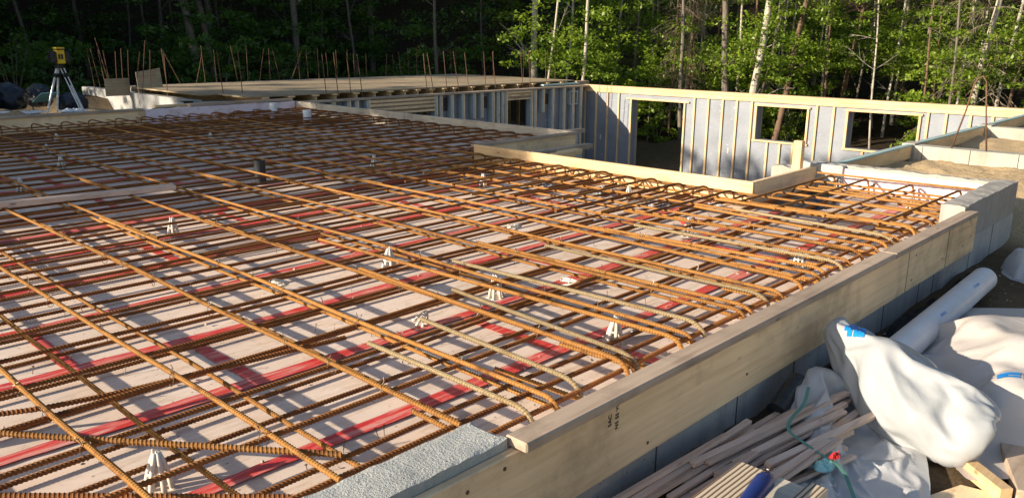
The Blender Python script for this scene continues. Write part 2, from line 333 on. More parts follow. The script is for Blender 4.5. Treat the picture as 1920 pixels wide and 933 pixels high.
# ground material driven by vertex colour attribute 'soil'
m_, t, b = mat('bare_soil', .95, spec=.1); mp = coord(t, (1, 1, 1), False)
at = N(t, 'Attribute', attribute_name='soil'); n = noisef(t, mp, 3, 10, .7); n2 = noisef(t, mp, 38, 6, .75)
r = ramp(t, n.outputs[0], [(.3, g3(.8)), (.7, g3(1.2))]); r2 = ramp(t, n2.outputs[0], [(.3, g3(.72)), (.65, g3(1.2))])
cc = mix(t, 1.0, at.outputs['Color'], r.outputs[0], 'MULTIPLY'); cc = mix(t, 1.0, cc, r2.outputs[0], 'MULTIPLY')
t.links.new(cc, b.inputs['Base Color']); ad = N(t, 'Math', operation='ADD'); t.links.new(n.outputs[0], ad.inputs[0]); t.links.new(n2.outputs[0], ad.inputs[1]); bump(t, b, ad.outputs[0], .9, .04); M['soil'] = m_
# ------------------------------------------------------------------ ground: one sheet
def axis_lines(segs):
    out = [segs[0][0]]
    for a, b_, st in segs:
        k = max(1, int(round((b_ - a) / st))); out += list(np.linspace(a, b_, k + 1)[1:])
    return np.array(out)
def sstep(a, b_, x): tt = min(1, max(0, (x - a) / (b_ - a))); return tt * tt * (3 - 2 * tt)
def ground_z(x, y):
    if y > 2.72 and 5.42 < x < 14.45 and y < 11.3 and (y < 5.64 or x > 7.0): return -1.75 + .03 * fbm(x, y)
    if y > 11.25 and 6.1 < x < 14.4 and y < 15.4: return -1.75
    if x < 6.5 and 1.35 < y < 11.3 and not (x > 5.42 and y > 2.72 and y < 5.64): return -.5
    if 5.4 < x < 7.0 and 5.6 < y < 11.3: return -.5
    far = -1.75 + .02 * max(0, x - 15) + .35 * math.exp(-((x - 16.2) ** 2) / .8) * (1 + .6 * fbm(x, y * .7)) + .12 * fbm(x * .5, y * .5)
    r = math.hypot(x, y)
    base_l = -.05 - .03 * max(0, y - 13) + .1 * fbm(x * .6, y * .6)          # behind / left
    if x > 3.5 and y > 11.3 and y < 16: base_l += -.05 + .07 * math.exp(-((x - 5.1) ** 2) / .25) * (1 + fbm(x * 2, y * 2)) * .8 - .16 * sstep(11.6, 12.6, y)
    sand = -.125 + .05 * fbm(x * 1.2, y * 1.2) + .03 * fbm(x * 6, y * 6)
    near = -.42 + .012 * fbm(x * 5, y * 5) - .03 * max(0, .6 - y) + (.03 * fbm(x * 2, y * 2))
    zr = near + (sand - near) * sstep(6.45, 7.5, x + .35 * max(-1, min(1, (y - 1.2))))
    if y < 2.72: z = zr + (far - zr) * sstep(14.6, 16.5, x)
    elif y > 11.25 and x <= 14.4: z = base_l
    else: z = far
    if x > 14.4: z = far
    if y > 15.4 and x <= 14.4: z = base_l + (-1.0 - base_l) * sstep(16.5, 20, y) if x > 6.1 else base_l - .4 * sstep(17, 22, y)
    if r > 24: z += .35 * (r - 24) ** 1.12 * sstep(24, 40, r) if x + y > 0 else 0  # rising ground added to block the sky behind the woods
    return z
X = axis_lines([(-70, -20, 5), (-20, -4, 1), (-4, .5, .4), (.5, 9, .05), (9, 30, .25), (30, 90, 3)])
Y = axis_lines([(-60, -20, 5), (-20, -2, 1), (-2, 2.8, .05), (2.8, 30, .25), (30, 90, 3)])
gv = []; gc = []
for y in Y:
    for x in X:
        z = ground_z(x, y); gv.append((x * S, y * S, z * S))
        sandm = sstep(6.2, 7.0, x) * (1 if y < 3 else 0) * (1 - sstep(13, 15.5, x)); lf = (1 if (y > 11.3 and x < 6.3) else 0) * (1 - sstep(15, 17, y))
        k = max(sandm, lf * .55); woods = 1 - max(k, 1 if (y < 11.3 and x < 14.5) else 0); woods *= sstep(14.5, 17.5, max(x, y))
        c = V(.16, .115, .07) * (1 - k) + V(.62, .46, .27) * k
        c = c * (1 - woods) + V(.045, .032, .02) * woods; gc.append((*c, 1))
nx = len(X); gf = [(j * nx + i, j * nx + i + 1, (j + 1) * nx + i + 1, (j + 1) * nx + i) for j in range(len(Y) - 1) for i in range(nx - 1)]
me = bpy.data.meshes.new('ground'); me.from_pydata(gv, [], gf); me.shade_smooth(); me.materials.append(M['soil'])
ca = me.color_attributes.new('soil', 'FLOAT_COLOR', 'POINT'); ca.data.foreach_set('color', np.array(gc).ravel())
g = bpy.data.objects.new('ground', me); COL.objects.link(g); tag(g, kind='structure')
# ------------------------------------------------------------------ concrete walls
def seams(parent, xs, y, z0, z1):
    for x in xs: MB().box(x - .003, x + .003, y - .0015, y + .02, z0, z1).build('form_seam', M['seam'], parent)
def rough_top(x0, x1, y0, y1, z0, z1, st=.02, amp=.012, edge=.02):
    """block with an uneven top and ragged edges"""
    nx_ = int((x1 - x0) / st) + 1; ny_ = max(4, int((y1 - y0) / st) + 1); xs = np.linspace(x0, x1, nx_); ys = np.linspace(y0, y1, ny_)
    v = []
    for j, y in enumerate(ys):
        for i, x in enumerate(xs):
            e = 1 if (j in (0, ny_ - 1) or i == nx_ - 1) else 0
            v.append((x, y, z1 + amp * fbm(x * 9, y * 9) - e * abs(edge * fbm(x * 7 + 3, y * 5))))
    f = [(j * nx_ + i, j * nx_ + i + 1, (j + 1) * nx_ + i + 1, (j + 1) * nx_ + i) for j in range(ny_ - 1) for i in range(nx_ - 1)]
    ring = [i for i in range(nx_)] + [j * nx_ + nx_ - 1 for j in range(1, ny_)] + [(ny_ - 1) * nx_ + i for i in range(nx_ - 2, -1, -1)] + [j * nx_ for j in range(ny_ - 2, 0, -1)]
    k = len(v); v += [(v[i][0], v[i][1], z0) for i in ring]
    L = len(ring); f += [(ring[(a + 1) % L], ring[a], k + a, k + (a + 1) % L) for a in range(L)]
    return MB().add(v, f)
o = MB().box(-3, 6.64, 1.312, 1.45, -1.2, -.2).build('foundation_wall', M['conc'])
tag(o, 'grey concrete foundation wall under the long plywood form beside the plastic bags', 'foundation wall')
seams(o, [1.05, 1.52, 2.08, 2.62, 3.1, 3.6, 4.12, 4.65, 4.9, 5.6, 6.1], 1.312, -.8, -.2)
rough_top(-1.2, 1.37, 1.312, 1.45, -.2, -.002, .012, .0035, .009).build('rough_curb', M['concr'], o)
rough_top(5.36, 6.64, 1.314, 1.45, -.2, .03, .03, .006, .01).build('wall_top', M['concd'], o)
o = MB().box(6.52, 6.64, 1.45, 2.86, -1.2, -.1).build('foundation_wall', M['concw']); tag(o, 'short concrete end wall closing the slab bay in front of the sand', 'foundation wall')
rough_top(6.53, 6.64, 1.45, 2.86, -.1, .02, .02, .012, .015).build('wall_top', M['concw'], o)
o = rough_top(6.485, 6.525, 1.46, 2.56, -.2, .0, .02, .006, .012).build('foam_upstand', M['foamw']); tag(o, 'pale pink foam strip lining the inside of the far end wall', 'foam board')
o = rough_top(6.46, 6.56, 2.5, 2.86, -.2, .022, .02, .012, .02).build('concrete_patch', M['conc']); tag(o, 'grey concrete corner lump with broken top beside the upright stake', 'concrete')
o = MB().box(5.42, 6.5, 2.745, 2.9, -1.8, -.14).build('foundation_wall', M['conc']); tag(o, 'basement wall below the short form board facing the pit', 'foundation wall')
o = MB().box(5.42, 5.56, 2.9, 5.62, -1.8, -.14).build('foundation_wall', M['conc']); tag(o, 'basement wall behind the bright long form board', 'foundation wall')
o = MB().box(5.56, 7.1, 5.66, 5.8, -1.8, -.2).build('foundation_wall', M['conc']); tag(o, 'basement wall under the brown form board facing the camera', 'foundation wall')
o = MB().box(6.99, 7.13, 5.8, 11.18, -1.8, -.14).build('foundation_wall', M['conc']); tag(o, 'basement wall behind the long cement stained form board', 'foundation wall')
# stem walls beyond the sand
o = MB().box(8.45, 8.62, 1.62, 2.6, -.6, .0).build('foundation_wall', M['concw'], bevel=.008); tag(o, 'nearer of the two low sunlit concrete stem walls in the sand', 'foundation wall')
for y in (1.7, 2.1, 2.52): MB().box(8.4485, 8.47, y - .003, y + .003, -.2, -.001).build('form_seam', M['seam'], o)
MB().box(8.46, 8.7, 2.6, 2.72, -.6, .015).build('pilaster', M['concw'], o, bevel=.006)
o = MB().box(11.0, 11.17, .6, 2.55, -.6, .0).build('foundation_wall', M['concw'], bevel=.008); tag(o, 'farther low concrete stem wall at the right edge with a white cap on it', 'foundation wall')
MB().box(11.01, 11.25, 2.55, 2.7, -.6, .015).build('pilaster', M['concw'], o, bevel=.006)
o = MB().box(6.64, 14.2, 2.66, 2.74, -1.8, -.012).build('foundation_wall', M['conc']); tag(o, 'low basement side wall carrying the rail of lumber to the window wall', 'foundation wall')
for x0, x1, lb in ((6.65, 8.45, 'lumber rail with blue-green gasket between the box corner and the first stem wall'), (8.72, 11.0, 'lumber rail with blue-green gasket between the two stem walls'), (11.27, 14.15, 'lumber rail with blue-green gasket beyond the far stem wall')):
    t_ = thing('lumber_rail', (x0, 2.63, -.15), lb, 'lumber')
    MB().box(x0, x1, 2.62, 2.655, -.13, -.008).build('side_board', M['pineX'], t_, bevel=.003)
    MB().box(x0, x1, 2.615, 2.665, -.006, .010).build('gasket', M['gasket'], t_)
o = MB(); o.tube([(11.06, 1.98, .0), (11.06, 1.98, .03)], .045, 16); o = o.build('round_lid', M['pvc'], smooth=False); tag(o, 'white round cap on top of the farther stem wall', 'lid')
# bent rod hoop
pts = [(8.5, 2.28, 0), (8.5, 2.2, .37), (8.5, 2.165, .6), (8.5, 2.14, .66), (8.5, 2.10, .68), (8.5, 2.065, .63), (8.5, 2.03, .35), (8.5, 1.98, 0)]
o = MB().tube(pts, .008, 6).build('bent_rod', M['dowel'], smooth=True); tag(o, 'thin rusty rod bent into a hoop above the nearer stem wall', 'rod')
# ------------------------------------------------------------------ forms
def board(name, label, m_, x0, x1, y0, y1, z0, z1, cat='form board', bev=.003, group=None):
    o = MB().box(x0, x1, y0, y1, z0, z1).build(name, M[m_], bevel=bev); return tag(o, label, cat, group)
fb = board('form_board', 'long yellowish plywood form board outside the near foundation wall, with nail heads and stamp', 'formX', 1.05, 5.54, 1.282, 1.31, -.272, -.03)
for x, z in ((1.16, -.2), (1.3, -.14), (1.2, -.07), (1.33, -.06), (2.62, -.2), (3.4, -.24), (4.4, -.22), (4.43, -.09), (4.9, -.2), (5.4, -.07), (5.44, -.16), (5.3, -.2), (1.98, -.235)):
    MB().tube([(x, 1.2805, z), (x, 1.2825, z)], .006, 8).build('nail_head', M['nail'], fb)
for x in (4.32, 4.98): MB().box(x - .002, x + .002, 1.2808, 1.29, -.27, -.04).build('joint_line', M['seam'], fb)
board('top_lumber', 'weathered plank on top of the plywood form, its cut end near the rough concrete curb', 'weatherX', 1.38, 4.02, 1.252, 1.33, -.029, .0, 'plank', .006)
board('top_lumber', 'weathered plank on top of the plywood form, far piece ending by the concrete corner', 'weatherX', 4.026, 5.42, 1.25, 1.33, -.029, .0, 'plank', .006)
board('foam_edge', 'thin white foam edge strip between the rebar ends and the top plank', 'foamw', 1.4, 5.36, 1.334, 1.35, -.2, -.035, 'foam strip')
o = thing('form_board', (5.38, 4.2, -.13), 'bright sunlit pine form board running along the pit side of the slab', 'form board')
MB().box(5.38, 5.412, 2.71, 5.62, -.19, .0).build('plank', M['pineY'], o, bevel=.003)
board('form_board', 'short pine form board at right angles to the bright one, beside the upright stake', 'formX', 5.414, 6.46, 2.708, 2.742, -.2, .0)
board('form_board', 'brown form board in shade stepping back to the cement stained boards', 'formX', 5.42, 6.94, 5.63, 5.66, -.24, -.03)
board('form_board', 'thin cap rail on top of the brown stepping board', 'weatherX', 5.385, 6.94, 5.61, 5.67, -.028, .0, 'rail')
for k, (a, b_) in enumerate(((5.64, 8.6), (8.61, 10.7), (10.71, 12.6))):
    board('form_board', ['cement stained form board nearest the step, with knots', 'cement stained form board in the middle of the far run', 'cement stained form board at the far end with exposed tip'][k], 'greyply', 6.95, 6.985, a, b_, -.2, .0 + .004 * k)
board('lumber_offcut', 'short beam poking out behind the cement stained form board', 'weatherX', 7.0, 7.3, 5.78, 5.88, -.045, -.005, 'lumber')
board('wood_stake', 'pale upright stake standing behind the short form board', 'pineZ', 6.25, 6.31, 2.76, 2.83, -.5, .215, 'stake')
o = rough_top(6.38, 6.55, 2.86, 3.06, -.5, -.02, .02, .02, .03).build('concrete_patch', M['concw']); tag(o, 'crumbled concrete lump left of the upright stake', 'concrete')
board('lumber_brace', 'brace lumber lying behind the bright form board in the pit', 'weatherX', 5.6, 6.7, 5.2, 5.29, -.12, -.07, 'lumber')
board('wood_block', 'nearer small pine block behind the bright form board', 'pineX', 5.72, 6.0, 4.86, 4.95, -.11, -.05, 'block')
board('wood_block', 'farther small pine block behind the bright form board', 'pineX', 5.95, 6.25, 4.98, 5.06, -.11, -.06, 'block')
# back edge
board('form_board', 'shaded form board along the back left edge of the slab', 'formX', -3, 4.6, 11.25, 11.29, -.2, -.0)
board('form_rail', 'grey rail on top of the back left form board', 'weatherX', -3, 4.58, 11.22, 11.33, .002, .03, 'rail')
o = rough_top(4.61, 6.93, 11.26, 11.33, -.2, .012, .04, .006, .01).build('foam_upstand', M['foamw']); tag(o, 'lilac foam board standing at the back edge of the slab', 'foam board')
board('loose_lumber', 'weathered board lying on the lilac foam edge at the back', 'weatherX', 5.25, 6.9, 11.27, 11.36, .02, .055, 'lumber')
board('loose_lumber', 'pale board lying behind the lilac foam edge', 'pineX', 4.9, 6.0, 11.6, 11.7, .0, .03, 'lumber')
o = MB().beam((.2, 5.98, -.045), (2.46, 5.64, -.045), .075, .034).build('loose_lumber', M['pinkX'], bevel=.004); tag(o, 'loose plank lying across the rebar mat at the left edge', 'lumber')
# stamp on the plywood
def text(s_, loc, size, rot, parent, m_, name='stamp'):
    cu = bpy.data.curves.new(name, 'FONT'); cu.body = s_; cu.size = size * S; cu.extrude = .0004
    tmp = bpy.data.objects.new('tmp', cu); COL.objects.link(tmp); bpy.context.view_layer.update()
    me_ = bpy.data.meshes.new_from_object(tmp.evaluated_get(bpy.context.evaluated_depsgraph_get())); me_.name = name
    bpy.data.objects.remove(tmp); ob = bpy.data.objects.new(name, me_); COL.objects.link(ob); me_.materials.clear(); me_.materials.append(m_)
    ob.parent = parent; ob.location = (V(*loc) - V(*parent['_o'])) * S; ob.rotation_euler = rot; return ob
RF = (math.pi / 2, math.radians(-90), 0)
text('NS SS W', (1.815, 1.2805, -.125), .022, RF, fb, M['ink'])
text('SAC', (1.78, 1.2805, -.105), .022, RF, fb, M['ink'])
# ------------------------------------------------------------------ foam floor and tapes
ys = [1.35 + .0 + (.54 * k) + (.46 - .54 if k > 0 else 0) for k in range(20)]
ys = [1.35] + [1.90 + .566 * k for k in range(17)] + [11.24]
pk = 0
def inslab(x, y): return (y < 2.7 and x < 6.48) or (2.7 <= y < 5.63 and x < 5.38) or (y >= 5.63 and x < 6.95)
for j in range(len(ys) - 1):
    y0, y1 = ys[j], ys[j + 1]; xe = 6.48 if y1 < 2.5 else (5.37 if y0 < 5.3 else 6.94)
    if y0 < 2.7 < y1: xe = 5.37
    x = -3.2 + [0, 1.6, 1.25][j % 3] + .11 * (j % 5)
    # first seam matched where the red cross tapes show
    if j == 2: x = 1.306 - 1.88 * 2
    x0 = -3.4; cuts = []
    while x < xe - .1:
        if x > x0 + .1: cuts.append(x)
        x += 1.88
    edges = [x0] + cuts + [xe]
    for i in range(len(edges) - 1):
        o = MB().box(edges[i] + .003, edges[i + 1] - .003, y0 + .003, y1 - .003, -.22, -.182 + .0006 * ((i + j) % 3)).build('foam_board', M['foam'])
        tag(o, 'dusty pink foam insulation panel lying under the rebar between red taped seams', 'foam board', 'foam insulation panels under the rebar'); pk += 1
        if i > 0:
            mb = MB(); yy = np.linspace(y0 + .04, y1 - .04, 14); wv_ = [.028 * (.9 + .2 * random.random()) for _ in yy]
            v = []
            for y_, w_ in zip(yy, wv_): v += [(edges[i] - w_, y_, -.1775), (edges[i] + w_, y_, -.1775)]
            mb.add(v, [(2 * a, 2 * a + 1, 2 * a + 3, 2 * a + 2) for a in range(13)])
            tag(mb.build('seam_tape', M['tape']), 'short strip of red tape across a foam panel end seam', 'tape', 'short red cross seam tapes')
    if j > 0:
        mb = MB(); xx = np.linspace(x0, xe - .03, 160); v = []
        for x_ in xx:
            c_ = y0 + .012 * math.sin(x_ * 1.3 + j) + .004 * random.random(); w_ = .030 + .006 * math.sin(x_ * 3.1 + j * 2) + .003 * random.random()
            v += [(x_, c_ - w_, -.1745 + .001 * random.random()), (x_, c_ + w_, -.1745 + .001 * random.random())]
        mb.add(v, [(2 * a, 2 * a + 2, 2 * a + 3, 2 * a + 1) for a in range(len(xx) - 1)])
        tag(mb.build('seam_tape', M['tape']), 'long red tape along a foam seam, %s from the near foundation wall' % (['first', 'second', 'third', 'fourth', 'fifth', 'sixth', 'seventh', 'eighth', 'ninth', 'tenth', 'eleventh', 'twelfth', 'thirteenth', 'fourteenth', 'fifteenth', 'sixteenth', 'seventeenth', 'eighteenth'][j - 1]), 'tape', 'long red seam tapes')
# ------------------------------------------------------------------ rebar
CAMP = V(0, 0, 1)
def smooth_path(ctrl, r=.05):
    """straight runs joined by round bends"""
    P = [V(*p) for p in ctrl]; out = [P[0]]
    for i in range(1, len(P) - 1):
        a = P[i - 1] - P[i]; b_ = P[i + 1] - P[i]; la = min(r, np.linalg.norm(a) * .49); lb_ = min(r, np.linalg.norm(b_) * .49)
        p = P[i] + a / np.linalg.norm(a) * la; q_ = P[i] + b_ / np.linalg.norm(b_) * lb_
        for s_ in np.linspace(0, 1, 7): out.append((1 - s_) ** 2 * p + 2 * s_ * (1 - s_) * P[i] + s_ ** 2 * q_)
    out.append(P[-1]); return np.array(out)
def rebar(ctrl, m_='rust', rad=.0082, label='', group=None, wob=.006, bend=.05):
    P = smooth_path(ctrl, bend); seg = np.linalg.norm(np.diff(P, axis=0), axis=1); cum = np.concatenate([[0], np.cumsum(seg)]); L = cum[-1]
    s_ = [0.0]; rr = []; k = 0; period = .0122
    while True:
        c = V(*[np.interp(s_[-1], cum, P[:, i]) for i in range(3)]); d = np.linalg.norm(c - CAMP)
        if d < 5.2: rr.append(rad * (1.18 if k % 3 == 0 else .92)); st = period / 3; k += 1
        else: rr.append(rad * 1.02); st = .06 if L < 1.5 else .12; k = 0
        if s_[-1] >= L: break
        # finer along bends
        if st > .03 and any(abs(s_[-1] - cc) < .09 for cc in cum[1:-1]): st = .02
        s_.append(min(L, s_[-1] + st))
    s_ = np.array(s_[:len(rr)]); Q = np.stack([np.interp(s_, cum, P[:, i]) for i in range(3)], 1)
    ph = random.random() * 6; A = wob * np.sin(s_ * 1.7 + ph) + wob * .5 * np.sin(s_ * 4.3 + ph * 2); Bz = wob * .35 * np.sin(s_ * 2.9 + ph)
    T = P[-1] - P[0]; side = V(-T[1], T[0], 0); n_ = np.linalg.norm(side)
    if n_ > .1: Q = Q + side / n_ * A[:, None]
    Q[:, 2] += Bz
    near = any(np.linalg.norm(q_ - CAMP) < 5.2 for q_ in Q[::20])
    o = MB().tube(Q, np.array(rr), 8 if near else 6, True, rad * .35 if near else 0).build('rebar', M[m_], smooth=False)
    return tag(o, label, 'rebar', group)
ORD = ['first', 'second', 'third', 'fourth', 'fifth', 'sixth', 'seventh', 'eighth', 'ninth', 'tenth', 'eleventh', 'twelfth', 'thirteenth', 'fourteenth', 'fifteenth', 'sixteenth', 'seventeenth', 'eighteenth', 'nineteenth', 'twentieth'] + ['twenty-' + x for x in ('first', 'second', 'third', 'fourth', 'fifth', 'sixth', 'seventh', 'eighth', 'ninth')] + ['thirtieth'] + ['thirty-' + x for x in ('first', 'second', 'third', 'fourth', 'fifth', 'sixth', 'seventh', 'eighth', 'ninth')] + ['fortieth'] + ['forty-' + x for x in ('first', 'second', 'third', 'fourth', 'fifth', 'sixth')]
j_ = lambda a: random.uniform(-a, a)
ZT = -.076; ZTX = -.093; ZB = -.148; ZBX = -.163; Q_ = 1.049
# top layer, running away to the far left (Y)
XT = [a * Q_ for a in (-.25, .15, .61, .965, 1.365, 1.675, 2.06, 2.42, 2.79, 3.13, 3.5, 3.84, 4.2, 4.5, 4.8, 5.05)]
for i, x in enumerate(XT):
    y0 = 1.68 if x < .9 else (1.56 if x < 1.44 else 1.41); sp = [7.2, 6.3, 8.6, 5.6, 7.4, 5.1, 6.6][i % 7]
    c = [(x + .01, y0, ZT), (x - .0, sp, ZT)]
    if x > 1.5: c = [(x, 1.45, -.17), (x, 1.47, ZT)] + [(x - .0, sp, ZT)]
    rebar(c, 'rust', label='%s top bar from the left corner, running away from the near curb toward the back' % ORD[i].capitalize(), group='top rebars running away from the near wall')
    if x < 5.3: rebar([(x + .018, sp - .75, ZT + .002), (x + .02 + j_(.015), 11.12, ZT)], 'rust', label='Far lap bar continuing the %s top bar to the back edge' % ORD[i], group='far lap rebars at the back')
for i, x in enumerate([5.55, 5.9, 6.2]):
    rebar([(x, 1.44, -.17), (x, 1.46, ZT), (x, 2.62, ZT), (x, 2.66, -.16)], 'rust', label='Top bar in the end bay, %s from the bright form board' % ORD[i], group='top rebars in the end bay')
for i, x in enumerate([5.5, 5.85, 6.2, 6.55, 6.8]):
    rebar([(x, 5.72, -.16), (x, 5.76, ZT), (x, 11.1, ZT)], 'rustd', label='Top bar in the back bay, %s from the slab middle' % ORD[i], group='top rebars in the back bay')
# hooked lap bars at the near-right edge (newer greenish or orange)
hk = [(1.56, 2.15, 'steel'), (1.80, 2.2, 'steel'), (2.02, 2.9, 'rust'), (2.10, 2.4, 'steel'), (2.34, 3.5, 'rust'), (2.52, 2.7, 'steel'), (2.85, 2.9, 'rust'), (3.02, 2.6, 'steel'), (3.3, 2.9, 'rust'), (3.6, 2.7, 'rust'), (3.74, 2.55, 'steel'), (4.02, 2.8, 'rust'), (4.32, 2.6, 'rust'), (4.45, 2.35, 'steel'), (4.74, 2.6, 'rust'), (5.05, 2.45, 'rust'), (5.42, 2.3, 'rust'), (5.7, 2.4, 'rust'), (6.05, 2.35, 'rust')]
for i, (x, y1, mm) in enumerate(hk):
    x *= 1.045 if x < 5 else 1; y1 *= 1.05
    zz = ZT + .006 + .006 * (i % 3); a = j_(.11)
    rebar([(x, 1.45, -.17), (x + .005, 1.46 + .03 * (i % 2), zz), (x + a, y1, zz)], mm, .0086, '%s hooked edge bar along the top plank counted from the rough curb' % ORD[i].capitalize(), 'hooked rebars along the near form', .003, .085)
for i, x in enumerate([1.46, 1.9, 2.25, 2.6, 2.98, 3.32, 3.7, 4.02, 4.4, 4.75, 5.1, 5.5, 5.95]):
    rebar([(x, 1.40, ZB + .02), (x + j_(.03), 1.40 + random.uniform(.25, .5), ZB + .02)], 'rust', .0084, '%s short stub of bottom bar at the near form' % ORD[i].capitalize(), 'short rebar stubs near the form', .002)
# bottom layer Y
for i, x in enumerate([.35, .82, 1.115, 1.47, 1.74, 2.2, 2.52, 2.9, 3.28, 3.62, 3.98, 4.33, 4.7, 5.02]):
    x *= 1.049
    rebar([(x, 1.47, ZB), (x + j_(.02), 7 + j_(1), ZB), (x + j_(.03), 11.15, ZB)], 'rust', .0078, '%s bottom bar from the left corner, running away under the mat' % ORD[i].capitalize(), 'bottom rebars running away from the near wall')
# layers X
def xend(y): return 6.44 if y < 2.68 else (5.33 if y < 5.6 else 6.9)
yt = [1.47, 1.57]; y = 1.93
while y < 11.1: yt.append(y + j_(.03)); y += .28
for i, y in enumerate(yt):
    xe = xend(y); cut = [2.6, 1.9, 3.3, 2.9][i % 4] if y < 5 else 3.5
    s_ = j_(.035)
    rebar([(-1.9, y + .02 + s_, ZTX), (xe if i % 3 else cut + .6, y - s_, ZTX)], 'rustd', label='Top bar parallel to the near curb, %s from it' % ORD[i], group='top rebars parallel to the near wall')
    if i % 3 == 0: rebar([(cut - .1, y + .02, ZTX), (xe, y + .018, ZTX)], 'rustd', label='Lap bar beside the %s top bar parallel to the near curb' % ORD[i], group='lap rebars parallel to the near wall')
yb = []; y = 1.75
while y < 11.1: yb.append(y + j_(.03)); y += .285
for i, y in enumerate(yb):
    rebar([(-1.9, y + j_(.07), ZBX + .03 * (y < 2.2)), (xend(y) + .0, y + j_(.05), ZBX)], 'rustd', .0078, 'Bottom bar parallel to the near curb, %s from it' % ORD[i], 'bottom rebars parallel to the near wall')
# odd bars in the near left corner
rebar([(.3, 2.75, ZT + .02), (.52, 2.44, ZT - .008), (1.11, 1.68, ZT - .01)], 'rust', .0088, 'thick diagonal bar crossing the mat in the near left corner', wob=.002)
rebar([(.3, 2.78, -.11), (.65, 2.57, -.095), (.87, 2.53, -.10), (1.65, 2.43, -.10)], 'rustd', .0084, 'kinked bar bending over the mat at the left edge', wob=.001)
rebar([(.2, 2.4, -.12), (.93, 1.63, -.115)], 'rustd', .0084, 'diagonal bar low in the bottom left corner', wob=.002)
# hooked bars along the bright form (pit side) and the far runs
y = 2.82; i = 0
while y < 5.55:
    xs_ = 5.33; a = j_(.05); z0 = -.052 + .01 * (i % 2); ln = 1.15 + .35 * ((i * 7) % 3) / 2
    rebar([(xs_ - ln, y + a + .05, ZT + .012), (xs_ - .1, y + a * .2, z0 - .004), (xs_ - .015, y, -.085), (xs_ - .04, y - .02, -.165)], 'rust' if i % 2 else 'rustd', .0084, '%s hooked bar against the bright form board' % ORD[i].capitalize(), 'hooked rebars along the pit form', .003, .06)
    rebar([(xs_ - .6, y + .1, -.135), (xs_ - .14, y + .1, -.13), (xs_ - .09, y + .08, -.08)], 'rustd', .008, '%s low bent bar tucked under the hooks of the bright form board' % ORD[i].capitalize(), 'low bent rebars along the pit form', .002)
    y += .23 + j_(.03); i += 1
y = 5.9; i = 0
while y < 11.0:
    rebar([(5.6 - (i % 2) * .3, y + .05, ZT + .01), (6.72, y, -.05), (6.84, y, -.07), (6.86, y, -.16)], 'rustd', .0084, '%s hooked bar against the cement stained form boards' % ORD[i].capitalize(), 'hooked rebars along the far right form', .003, .06)
    y += .27; i += 1
for i, y in enumerate([1.62, 1.95, 2.28, 2.55]):
    rebar([(4.9, y + .03, ZT + .012), (6.38, y, -.045), (6.44, y, -.075), (6.42, y - .02, -.17)], 'rust', .0084, '%s hooked bar against the pale pink foam end' % ORD[i].capitalize(), 'hooked rebars in the end bay', .003, .06)
rebar([(6.36, 2.66, -.035), (6.42, 1.5, -.03)], 'rust', .0084, 'bar lying crosswise along the pale pink foam end', wob=.002)
for i, x in enumerate(np.arange(-.8, 6.8, .33)):
    rebar([(x, 10.2 + j_(.3), ZT + .01), (x + j_(.03), 11.02, -.055), (x, 11.12, -.08), (x, 11.1, -.16)], 'rustd', .0084, '%s hooked bar along the back edge from the left' % ORD[i].capitalize(), 'hooked rebars along the back edge', .003, .06)
# chairs
ch = thing('rebar_chair', (2.50, 3.25, -.181), 'white plastic rebar chair, second of the row in the middle of the mat', 'rebar chair', 'white plastic rebar chairs')
for k in range(6):
    a = k * math.pi / 3 + .2; c_, s_ = math.cos(a), math.sin(a)
    P = [(2.50 + c_ * r, 3.25 + s_ * r, -.181 + z) for r, z in ((.036, 0), (.031, .03), (.025, .06), (.016, .09), (.008, .118))]
    mb = MB().tube(P, [.009, .0085, .008, .0075, .005], 6); mb.beam((2.50 + c_ * .03, 3.25 + s_ * .03, -.179), (2.50 + c_ * .05, 3.25 + s_ * .05, -.179), .018, .004)
    mb.build('leg', M['white'], ch, smooth=True)
MB().tube([(2.50 + .027 * math.cos(a), 3.25 + .027 * math.sin(a), -.124) for a in np.linspace(0, 2 * math.pi, 13)], .0045, 5, False).build('ring', M['white'], ch)
MB().tube([(2.492, 3.25, -.072), (2.498, 3.25, -.058)], [.006, .003], 6).build('tip', M['white'], ch)
MB().tube([(2.508, 3.255, -.072), (2.512, 3.257, -.056)], [.006, .003], 6).build('tip', M['white'], ch)
for x, y, lb in ((1.95, 4.55, 'standing left of the red taped seams near the loose plank'), (2.45, 2.42, 'in the middle foreground beside the grey lap bar'), (2.37, 1.71, 'nearest the front plank'), (4.08, 2.44, 'toward the end bay, left of its neighbour'), (3.88, 1.67, 'close to the top plank halfway along'), (5.85, 1.77, 'in the end bay by the pale pink foam'), (4.32, 4.41, 'close to the hooks of the bright form board'), (4.74, 3.34, 'under the hooked bars beside the bright form board'), (4.24, 7.18, 'far out in the mat, behind the black pipe'), (4.13, 8.45, 'in the far shaded mat'), (4.33, 5.8, 'right of the black pipe'), (2.55, 8.6, 'at the left edge in the shade, farther one'), (2.35, 7.6, 'at the left edge in the shade, nearer one'), (2.9, 9.4, 'far back by the hooked bars'), (1.75, 6.6, 'just behind the loose plank'), (5.5, 8.0, 'in the back bay near the cement stained boards'), (.72, 1.92, 'at the bottom edge by the rough curb'), (.33, 2.55, 'at the left frame edge under the kinked bar'), (5.3, 9.9, 'far back near the white pipes')):
    dup(ch, (x * 1.05, y * 1.05, -.181), random.random() * 3, 'white plastic rebar chair ' + lb, None, random.uniform(.82, .95), j_(.06))
def fallen(x, y, rz, label):
    o_ = dup(ch, (x * 1.05, y * 1.05, -.15), rz, label, None, .7, 1.35)
